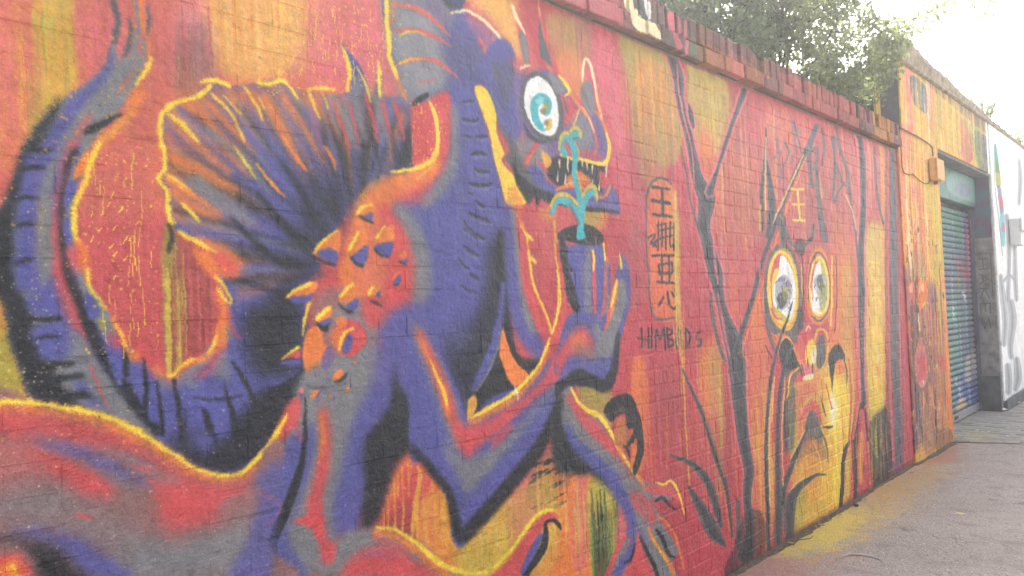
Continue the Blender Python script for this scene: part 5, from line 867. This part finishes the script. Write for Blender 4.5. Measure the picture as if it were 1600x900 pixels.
# ------------------------------------------------------------------ the lane
def lane_material():
    m, nt, b = new_mat('asphalt'); pos = position(nt)
    sp = nt.nodes.new('ShaderNodeSeparateXYZ'); nt.links.new(pos, sp.inputs[0])
    big = noise(nt, pos, 1.6, 5, .6); mid = noise(nt, pos, 14, 5, .65); fine = noise(nt, pos, 120, 3, .7)
    base = mixc(nt, ramp(nt, big, [(.3, 0), (.7, 1)]), (.29, .25, .23), (.39, .345, .32))
    base = mixc(nt, ramp(nt, mid, [(.35, 0), (.75, 1)]), base, (.31, .265, .25))
    base = mixc(nt, math_n(nt, 'MULTIPLY', ramp(nt, fine, [(.45, 0), (.62, 1)]), .55), base, (.48, .44, .41))
    vo = N(nt, 'ShaderNodeTexVoronoi', Scale=75.0); nt.links.new(pos, vo.inputs['Vector'])
    sc = nt.nodes.new('ShaderNodeSeparateColor'); nt.links.new(vo.outputs['Color'], sc.inputs[0])
    pale = math_n(nt, 'MULTIPLY', math_n(nt, 'GREATER_THAN', sc.outputs[0], .90), math_n(nt, 'LESS_THAN', vo.outputs['Distance'], .34))
    base = mixc(nt, math_n(nt, 'MULTIPLY', pale, .75), base, (.62, .60, .57))
    dark = math_n(nt, 'MULTIPLY', math_n(nt, 'LESS_THAN', sc.outputs[0], .22), math_n(nt, 'LESS_THAN', vo.outputs['Distance'], .42))
    base = mixc(nt, math_n(nt, 'MULTIPLY', dark, .5), base, (.07, .065, .065))
    st = ramp(nt, noise(nt, pos, 4.2, 6, .7, .6), [(.52, 0), (.66, 1)]); base = mixc(nt, math_n(nt, 'MULTIPLY', st, .45), base, (.17, .15, .14))
    gum = N(nt, 'ShaderNodeTexVoronoi', Scale=5.5); nt.links.new(pos, gum.inputs['Vector']); gs = nt.nodes.new('ShaderNodeSeparateColor'); nt.links.new(gum.outputs['Color'], gs.inputs[0])
    gm = math_n(nt, 'MULTIPLY', math_n(nt, 'GREATER_THAN', gs.outputs[1], .72), math_n(nt, 'LESS_THAN', gum.outputs['Distance'], .07)); base = mixc(nt, math_n(nt, 'MULTIPLY', gm, .6), base, (.42, .40, .36))
    cr = N(nt, 'ShaderNodeTexVoronoi', Scale=.9); cr.feature = 'DISTANCE_TO_EDGE'
    wv = nt.nodes.new('ShaderNodeVectorMath'); wv.operation = 'ADD'; nc = N(nt, 'ShaderNodeTexNoise', Scale=5.0, Detail=5.0); nt.links.new(pos, nc.inputs['Vector']); sv = nt.nodes.new('ShaderNodeVectorMath'); sv.operation = 'SCALE'; sv.inputs['Scale'].default_value = .35; nt.links.new(nc.outputs['Color'], sv.inputs[0]); nt.links.new(pos, wv.inputs[0]); nt.links.new(sv.outputs[0], wv.inputs[1]); nt.links.new(wv.outputs[0], cr.inputs['Vector'])
    ck = math_n(nt, 'MULTIPLY', math_n(nt, 'LESS_THAN', cr.outputs['Distance'], .004), math_n(nt, 'GREATER_THAN', big, .47)); base = mixc(nt, math_n(nt, 'MULTIPLY', ck, .6), base, (.12, .105, .10))
    # overspray from the mural along the foot of the wall
    away = math_n(nt, 'MULTIPLY', sp.outputs[1], -1.0)
    wob = math_n(nt, 'MULTIPLY', math_n(nt, 'SUBTRACT', noise(nt, pos, 2.6, 4, .6), .5), .5)
    def spray(x0, x1, reach, col, a):
        nonlocal base
        mx = (x0+x1)/2; hw = (x1-x0)/2
        fx = math_n(nt, 'SUBTRACT', 1.0, math_n(nt, 'POWER', math_n(nt, 'ABSOLUTE', math_n(nt, 'DIVIDE', math_n(nt, 'SUBTRACT', math_n(nt, 'ADD', sp.outputs[0], wob), mx), hw)), 2.0))
        fy = math_n(nt, 'SUBTRACT', 1.0, math_n(nt, 'DIVIDE', math_n(nt, 'ADD', away, math_n(nt, 'MULTIPLY', wob, .6)), reach))
        f = math_n(nt, 'MULTIPLY', math_n(nt, 'MAXIMUM', fx, 0.0), math_n(nt, 'MAXIMUM', fy, 0.0))
        g = math_n(nt, 'ADD', math_n(nt, 'MULTIPLY', f, 1.9), math_n(nt, 'MULTIPLY', math_n(nt, 'ADD', math_n(nt, 'SUBTRACT', fine, .5), math_n(nt, 'SUBTRACT', mid, .5)), 2.2))
        g = ramp(nt, math_n(nt, 'MULTIPLY', g, math_n(nt, 'GREATER_THAN', f, 0.001)), [(.2, 0), (.9, 1)])
        base = mixc(nt, math_n(nt, 'MULTIPLY', g, a), base, col)
    spray(2.6, 4.6, .55, (.46, .16, .12), .55); spray(4.0, 6.6, .46, (.58, .38, .12), .6); spray(4.1, 5.5, .34, (.70, .54, .09), .62); spray(5.6, 7.6, .42, (.52, .28, .08), .55); spray(7.0, 8.4, .30, (.42, .14, .08), .6); spray(8.2, 9.4, .35, (.45, .36, .06), .35)
    nt.links.new(base, b.inputs['Base Color']); b.inputs['Roughness'].default_value = .85; b.inputs['Specular IOR Level'].default_value = .25
    h = math_n(nt, 'ADD', math_n(nt, 'MULTIPLY', vo.outputs['Distance'], -.6), math_n(nt, 'ADD', fine, math_n(nt, 'MULTIPLY', mid, 1.4)))
    bump(nt, b, h, 1.0, .009)
    return m
M_LANE = lane_material()
V, Fc = [], []
xs = [-300, -40, -10]+[-4+.25*i for i in range(81)]+[24, 60, 300]; ys = [-300, -40, -8]+[-4+.2*i for i in range(26)]+[4, 40, 300]
def lane_z(x, y):
    if x < -3 or x > 15.5 or y > .3 or y < -3.6: return 0.0
    return -.006*math.sin(x*1.7+y)-.008*math.sin(y*2.3+.6)*(1 if y < -.3 else .3)-.004
for yy in ys:
    for xx in xs: V.append((xx, yy, lane_z(xx, yy)))
n = len(xs)
for j in range(len(ys)-1):
    for i in range(n-1): Fc.append((j*n+i, j*n+i+1, (j+1)*n+i+1, (j+1)*n+i))
tag(link('lane', mesh('lane', V, Fc, True), M_LANE), 'grey asphalt lane with orange and yellow overspray along the wall', kind='structure')

# stone setts in front of the shutter
M_SETT = None
def sett_material():
    m, nt, b = new_mat('granite_sett'); pos = position(nt)
    oi = nt.nodes.new('ShaderNodeObjectInfo')
    c = mixc(nt, ramp(nt, oi.outputs['Random'], [(0, 0), (1, 1)]), (.24, .215, .20), (.36, .335, .315))
    c = mixc(nt, ramp(nt, noise(nt, pos, 60, 4, .65), [(.35, 0), (.7, .45)]), c, (.13, .12, .115))
    nt.links.new(c, b.inputs['Base Color']); b.inputs['Roughness'].default_value = .8
    bump(nt, b, noise(nt, pos, 40, 4, .6), .6, .006); return m
M_SETT = sett_material()
apron = tag(link('paved_apron', mesh('paved_apron', [(8.34, .3, -.001), (8.34, -.05, -.001), (8.5, -.5, -.001), (8.36, -.9, -.001), (8.6, -1.4, -.001), (8.45, -2.0, -.001), (15.5, -2.4, -.001), (15.5, .3, -.001)], [(0, 1, 2, 3, 4, 5, 6, 7)]), M_LANE), 'uneven stone setts at the foot of the shutter', kind='structure')
setts = []
for k in range(3):
    bm = bmesh.new(); vs = [bm.verts.new((x_*(1+random.uniform(-.05, .05)), y_*(1+random.uniform(-.06, .06)), z_)) for x_, y_, z_ in boxv(-.105, .105, -.066, .066, -.05, .012)]
    for f in BOXF: bm.faces.new([vs[i] for i in f])
    bmesh.ops.bevel(bm, geom=[e for e in bm.edges if all(v.co.z > 0 for v in e.verts)], offset=.012, segments=1, affect='EDGES')
    me = bpy.data.meshes.new('sett'); bm.to_mesh(me); bm.free(); me.materials.append(M_SETT); setts.append(me)
cand = []
for r in range(60):
    for q in range(18):
        xx = 8.44+r*.145; yy = .18-q*.225-(.11 if r % 2 else 0)
        if xx > 10.6 and yy > -.12 or yy > .2 or random.random() < max(.0, 1-(xx-8.3)/.7)*.8: continue
        u, v = project((xx, yy, 0))
        if xx < 14 and yy > -2.2: cand.append((0 if (1400 < u < 1610 and 600 < v < 760) else 1, xx, yy))
cand.sort(); 
for k, (_, xx, yy) in enumerate(cand[:298]):
    o = bpy.data.objects.new('sett', setts[k % 3]); COL.objects.link(o); o.parent = apron
    o.location = (xx+random.gauss(0, .006), yy+random.gauss(0, .008), random.gauss(-.009, .002)); o.rotation_euler = (random.gauss(0, .012), random.gauss(0, .012), math.pi/2+random.gauss(0, .04))

# ------------------------------------------------------------------ vegetation
def leaf_material(name, c1, c2, trans):
    m, nt, b = new_mat(name); gi = nt.nodes.new('ShaderNodeNewGeometry')
    c = mixc(nt, gi.outputs['Random Per Island'], c1, c2)
    nt.links.new(c, b.inputs['Base Color']); b.inputs['Roughness'].default_value = .38; b.inputs['Specular IOR Level'].default_value = .5
    t = nt.nodes.new('ShaderNodeBsdfTranslucent'); nt.links.new(mixc(nt, .5, c, trans), t.inputs[0])
    mx = nt.nodes.new('ShaderNodeMixShader'); mx.inputs[0].default_value = .42
    nt.links.new(b.outputs[0], mx.inputs[1]); nt.links.new(t.outputs[0], mx.inputs[2]); nt.links.new(mx.outputs[0], nt.nodes['Material Output'].inputs[0])
    return m
M_LEAF = leaf_material('privet_leaf', (.065, .09, .045), (.18, .22, .10), (.52, .58, .18)); M_DARKLEAF = leaf_material('ivy_leaf', (.065, .09, .055), (.13, .165, .09), (.34, .42, .16))
M_BARK = rough_mat('bark', (.045, .036, .03), (.10, .082, .066), 30, .9, .8, .01)
def leaves(name, clumps, mat, parent, size=(.035, .065)):
    V, Fc = [], []; r = np.random.default_rng(len(clumps)+5)
    for (cx, cy, cz, rad, n) in clumps:
        for i in range(n):
            d = r.normal(0, 1, 3); d /= np.linalg.norm(d); q = np.array([cx, cy, cz])+d*rad*r.uniform(.15, 1)**.6
            L = r.uniform(*size); a = Vector(r.normal(0, 1, 3)+np.array([0, 0, -.4])).normalized(); s = a.cross(Vector(r.normal(0, 1, 3))).normalized(); nn = a.cross(s)
            p = Vector(q); w = L*.27; k = len(V)
            V += [tuple(p), tuple(p+a*L*.35+s*w+nn*L*.06), tuple(p+a*L*.75+s*w*.75+nn*L*.03), tuple(p+a*L-nn*L*.08), tuple(p+a*L*.75-s*w*.75+nn*L*.03), tuple(p+a*L*.35-s*w+nn*L*.06)]
            Fc += [(k, k+1, k+2, k+3), (k, k+3, k+4, k+5)]
    return link(name, mesh(name, V, Fc), mat, parent)
def tree(name, label, base, top, crown, mat, seed, nclump, per, size, trunk_r=.06, sprays=(), extra=()):
    rr = random.Random(seed); root = tag(empty(name, (0, 0, 0)), label, 'tree')
    b = Vector(base); t = Vector(top)
    tube('trunk', [b, b.lerp(t, .35)+Vector((.05, -.03, 0)), b.lerp(t, .7)+Vector((-.04, .05, 0)), t], [trunk_r, trunk_r*.8, trunk_r*.55, trunk_r*.25], M_BARK, root)
    cl = []; (cx, cy, cz), (rx, ry, rz) = crown
    for i in range(nclump):
        while True:
            d = Vector((rr.uniform(-1, 1), rr.uniform(-1, 1), rr.uniform(-1, 1)))
            if .25 < d.length < 1: break
        p = Vector((cx+d.x*rx, cy+d.y*ry, cz+d.z*rz)); cl.append((*p, rr.uniform(.10, .24), int(per*rr.uniform(.5, 1.4))))
        if i % 4 == 0:
            s = b.lerp(t, rr.uniform(.45, .95)); m_ = s.lerp(p, .5)+Vector((0, 0, .08)); tube('branch', [s, m_, p], [trunk_r*.32, trunk_r*.2, .004], M_BARK, root, 5)
    for pts in sprays:
        tube('branch', pts, [trunk_r*.22]+[.005]*(len(pts)-1), M_BARK, root, 5)
        for k, p in enumerate(pts[1:]): cl.append((p[0], p[1], p[2], .10, 26))
        a = Vector(pts[-2]); c_ = Vector(pts[-1])
        for f_ in (.3, .6): q = a.lerp(c_, f_); cl.append((q.x, q.y, q.z, .09, 16))
    for p in extra: cl.append((*p, rr.uniform(.09, .16), int(per*.8)))
    leaves('crown', cl, mat, root, size)
    return root
def pt(px, py, Y):
    X, Z = on_plane([px], [py], Y); return (float(X[0]), Y, float(Z[0]))
def ptx(px, py, X):
    d = FW+RT*(px-800)/F_PX-UP*(py-450)/F_PX; t = (X-CAM[0])/d[0]; p = CAM+t*d; return tuple(float(v) for v in p)
sprays = [[(6.3, .6, 3.9), pt(1400, 36, .15), pt(1440, 26, -.05), pt(1478, 8, -.15)], [(6.3, .5, 4.2), pt(1440, -30, .1), pt(1496, -6, -.1), pt(1540, 22, -.2)], [(6.2, .6, 3.7), pt(1380, 60, .2), pt(1412, 48, .05), pt(1432, 44, .0)], [(6.3, .5, 4.3), pt(1450, -60, .2), pt(1520, -20, -.1), pt(1552, 4, -.2)]]
tree('garden_tree', 'bushy green tree with glossy small leaves overhanging the corner of the building', (6.25, .75, 0), (6.2, .8, 4.4), ((6.3, .62, 3.75), (.85, .55, .98)), M_LEAF, 3, 130, 80, (.035, .062), .06, sprays, [ptx(*q) for q in ((1388, 66, 6.8), (1380, 92, 6.85), (1366, 116, 6.8), (1346, 134, 6.75), (1392, 110, 6.9), (1350, 92, 6.7), (1330, 150, 6.6), (1312, 150, 6.6), (1372, 40, 6.7), (1394, 84, 6.85), (1360, 70, 6.6), (1340, 110, 6.6), (1290, 140, 6.4), (1372, 132, 6.9), (1322, 120, 6.5), (1390, 48, 6.8), (1384, 120, 6.9), (1376, 64, 6.75), (1396, 58, 6.9), (1280, 120, 6.3), (1300, 100, 6.4), (1320, 80, 6.5), (1362, 150, 6.85), (1398, 72, 6.95), (1356, 30, 6.6))])
tree('garden_tree', 'dark shaded evergreen behind the middle of the garden wall', (5.35, .75, 0), (5.3, .8, 4.2), ((5.3, .68, 3.65), (.75, .38, .85)), M_DARKLEAF, 5, 80, 95, (.035, .065), .055)
tree('garden_tree', 'tall tree further back filling the gap above the wall', (8.6, 3.0, 0), (8.5, 3.0, 6.2), ((8.3, 2.9, 5.2), (1.9, 1.1, 1.5)), M_DARKLEAF, 9, 110, 75, (.06, .10), .10)
def weed(label, loc, h, n, seed, spread):
    rr = random.Random(seed); root = tag(empty('parapet_weed', loc), label, 'weed'); cl = []
    for i in range(n):
        a = rr.uniform(0, 6.28); e = Vector((math.cos(a)*spread*rr.uniform(.4, 1), math.sin(a)*spread*.5*rr.uniform(.2, 1), h*rr.uniform(.5, 1)))
        tube('stem', [(0, 0, 0), tuple(e*.5+Vector((0, 0, h*.12))), tuple(e)], [.004, .003, .002], M_BARK, root, 4)
        for f_ in (.45, .7, 1): cl.append((*(e*f_), .05, 12))
    leaves('foliage', cl, M_LEAF, root, (.03, .055))
weed('small leafy weed growing on the far parapet against the sky', (11.1, .08, 3.55), .34, 7, 4, .3)
weed('weed sprouting at the far end of the parapet by the right edge', (13.0, .08, 3.46), .3, 6, 6, .3)
weed('leafy sprig sprouting from the near corner of the parapet', (7.42, .0, 3.6), .14, 5, 8, .14)

# ------------------------------------------------------------------ litter on the lane
def ground(px, py):
    d = FW+RT*(px-800)/F_PX-UP*(py-450)/F_PX; t = -CAM[2]/d[2]; p = CAM+t*d; return float(p[0]), float(p[1])
M_PAPER = rough_mat('paper', (.70, .70, .68), (.82, .82, .80), 40, .8); M_DRY = rough_mat('dry_leaf', (.30, .15, .06), (.42, .26, .10), 40, .8); M_RUBBLE = rough_mat('rubble', (.06, .055, .05), (.14, .12, .11), 40, .95)
def flake(name, label, cat, group, px, py, s, mat, seed, z=.006):
    rr = random.Random(seed); x_, y_ = ground(px, py); k = 7
    V = [(0, 0, .004)]+[(math.cos(6.283*i/k)*s*rr.uniform(.6, 1.1), math.sin(6.283*i/k)*s*.6*rr.uniform(.6, 1.1), rr.uniform(0, s*.35)) for i in range(k)]
    V += [(a, b_, c_-.0016) for a, b_, c_ in V]; m = k+1
    Fc = [(0, 1+i, 1+(i+1) % k) for i in range(k)]+[(m, m+1+(i+1) % k, m+1+i) for i in range(k)]+[(1+i, m+1+i, m+1+(i+1) % k, 1+(i+1) % k) for i in range(k)]
    o = link(name, mesh(name, V, Fc), mat, None, (x_, y_, z)); o.rotation_euler = (0, 0, rr.uniform(0, 6.28)); tag(o, label, cat, group); return o
for i, (a, b_) in enumerate(((1547, 636), (1551, 640), (1546, 677), (1574, 684))): flake('paper_scrap', 'tiny white paper scrap on the stone setts', 'litter', 'paper scraps on the setts', a, b_, .022, M_PAPER, i, .016)
for i, (a, b_) in enumerate(((1568, 643), (1590, 632))): flake('paper_scrap', 'flat white paper strip lying by the foot of the white wall', 'litter', 'paper strips by the white wall', a, b_, .07, M_PAPER, 20+i, .016)
for i, (a, b_) in enumerate(((1275, 826), (1284, 822), (1262, 836), (1312, 806), (1352, 782), (1388, 760), (1424, 740), (1296, 815), (1460, 706), (1236, 850))): flake('dry_leaf', 'small dry leaf scattered at the foot of the mural wall', 'leaf', 'dry leaves along the wall', a, b_, .022, M_DRY, 40+i)
x_, y_ = ground(1247, 846); tag(tube('twig', [(x_-.12, y_-.02, .012), (x_-.03, y_-.015, .018), (x_+.06, y_-.05, .012), (x_+.12, y_-.045, .012)], [.0025, .003, .0025, .002], M_BARK, None, 5), 'thin brown twig lying on the yellow overspray by the wall', 'twig')
def stone(label, px, py, s, seed):
    rr = random.Random(seed); bm = bmesh.new(); bmesh.ops.create_icosphere(bm, subdivisions=2, radius=s)
    for v in bm.verts: v.co *= rr.uniform(.75, 1.15); v.co.z *= .6
    me = bpy.data.meshes.new('rubble_lump'); bm.to_mesh(me); bm.free(); xx, yy = ground(px, py); tag(link('rubble_lump', me, M_RUBBLE, None, (xx, yy, s*.35)), label, 'rubble')
stone('black lump of rubble on the orange overspray below the stems', 1338, 790, .018, 3)
stone('dark clod in the corner of wall and lane under the yellow glow', 1284, 806, .035, 4)
stone('dark clod where the pier meets the lane beside the shutter', 1474, 694, .04, 6)

# dirt and grit gathered in the angle of wall and lane
V, Fc = [], []; nd = 420; r_ = random.Random(12)
for i in range(nd+1):
    xx = WX0+(BX1-WX0)*i/nd; inn = .004 if xx < BX0 else BY-.002; w_ = .018+.016*r_.random()**2+.012*math.sin(xx*3.1)**2; h_ = .008+.012*r_.random()
    if GX0-.02 < xx < GX1+.05: w_ = h_ = .001
    V += [(xx, inn, h_), (xx, inn-w_*.4, h_*.6), (xx, inn-w_, -.012)]
    if i: n = len(V)-6; Fc += [(n, n+1, n+4, n+3), (n+1, n+2, n+5, n+4)]
link('gutter_dirt', mesh('gutter_dirt', V, Fc), rough_mat('grit', (.055, .045, .036), (.16, .125, .09), 60, .95, 1.0, .01), bpy.data.objects['lane'])
# spilt paint and chalk on the asphalt, pieces of the lane
lane = bpy.data.objects['lane']; M_SPLASH = rough_mat('spilt_paint', (.62, .50, .20), (.50, .44, .26), 30, .8); M_CHALK = rough_mat('chalk', (.30, .29, .30), (.38, .37, .38), 60, .9)
for k, (px, py, rx, ry) in enumerate(((1568, 750, .07, .04), (1566, 783, .10, .03), (1500, 803, .03, .03))):
    x_, y_ = ground(px, py); r_ = random.Random(k); n = 22; V = [(x_, y_, .003)]+[(x_+math.cos(6.283*i/n)*rx*r_.uniform(.55, 1.15), y_+math.sin(6.283*i/n)*ry*r_.uniform(.55, 1.15), .003) for i in range(n)]
    link('paint_splash', mesh('paint_splash', V, [(0, 1+i, 1+(i+1) % n) for i in range(n)]), M_SPLASH, lane)
V, Fc = [], []
for i, (px, py) in enumerate(((1300, 890), (1312, 872), (1326, 866), (1345, 866), (1362, 869), (1376, 874), (1382, 882))):
    xa, ya = ground(px, py-.8); xb, yb = ground(px, py+.8); V += [(xa, ya, .003), (xb, yb, .003)]
    if i: k = len(V)-4; Fc.append((k, k+1, k+3, k+2))
link('chalk_mark', mesh('chalk_mark', V, Fc), M_CHALK, lane)

# ------------------------------------------------------------------ haze: one even box of pale air added to imitate the lens veil
hz = link('haze', mesh('haze', boxv(-301, 301, -301, 301, -1.0, 9.0), BOXF)); tag(hz, 'thin pale haze added over the lane to imitate lens veil', kind='stuff')
m = bpy.data.materials.new('haze_air'); m.use_nodes = True; nt = m.node_tree; nt.nodes.clear()
out = nt.nodes.new('ShaderNodeOutputMaterial'); pv = nt.nodes.new('ShaderNodeVolumePrincipled')
pv.inputs['Color'].default_value = (.95, .95, .95, 1); pv.inputs['Density'].default_value = HAZE_DENSITY; pv.inputs['Anisotropy'].default_value = .55
nt.links.new(pv.outputs[0], out.inputs['Volume']); hz.data.materials.append(m)
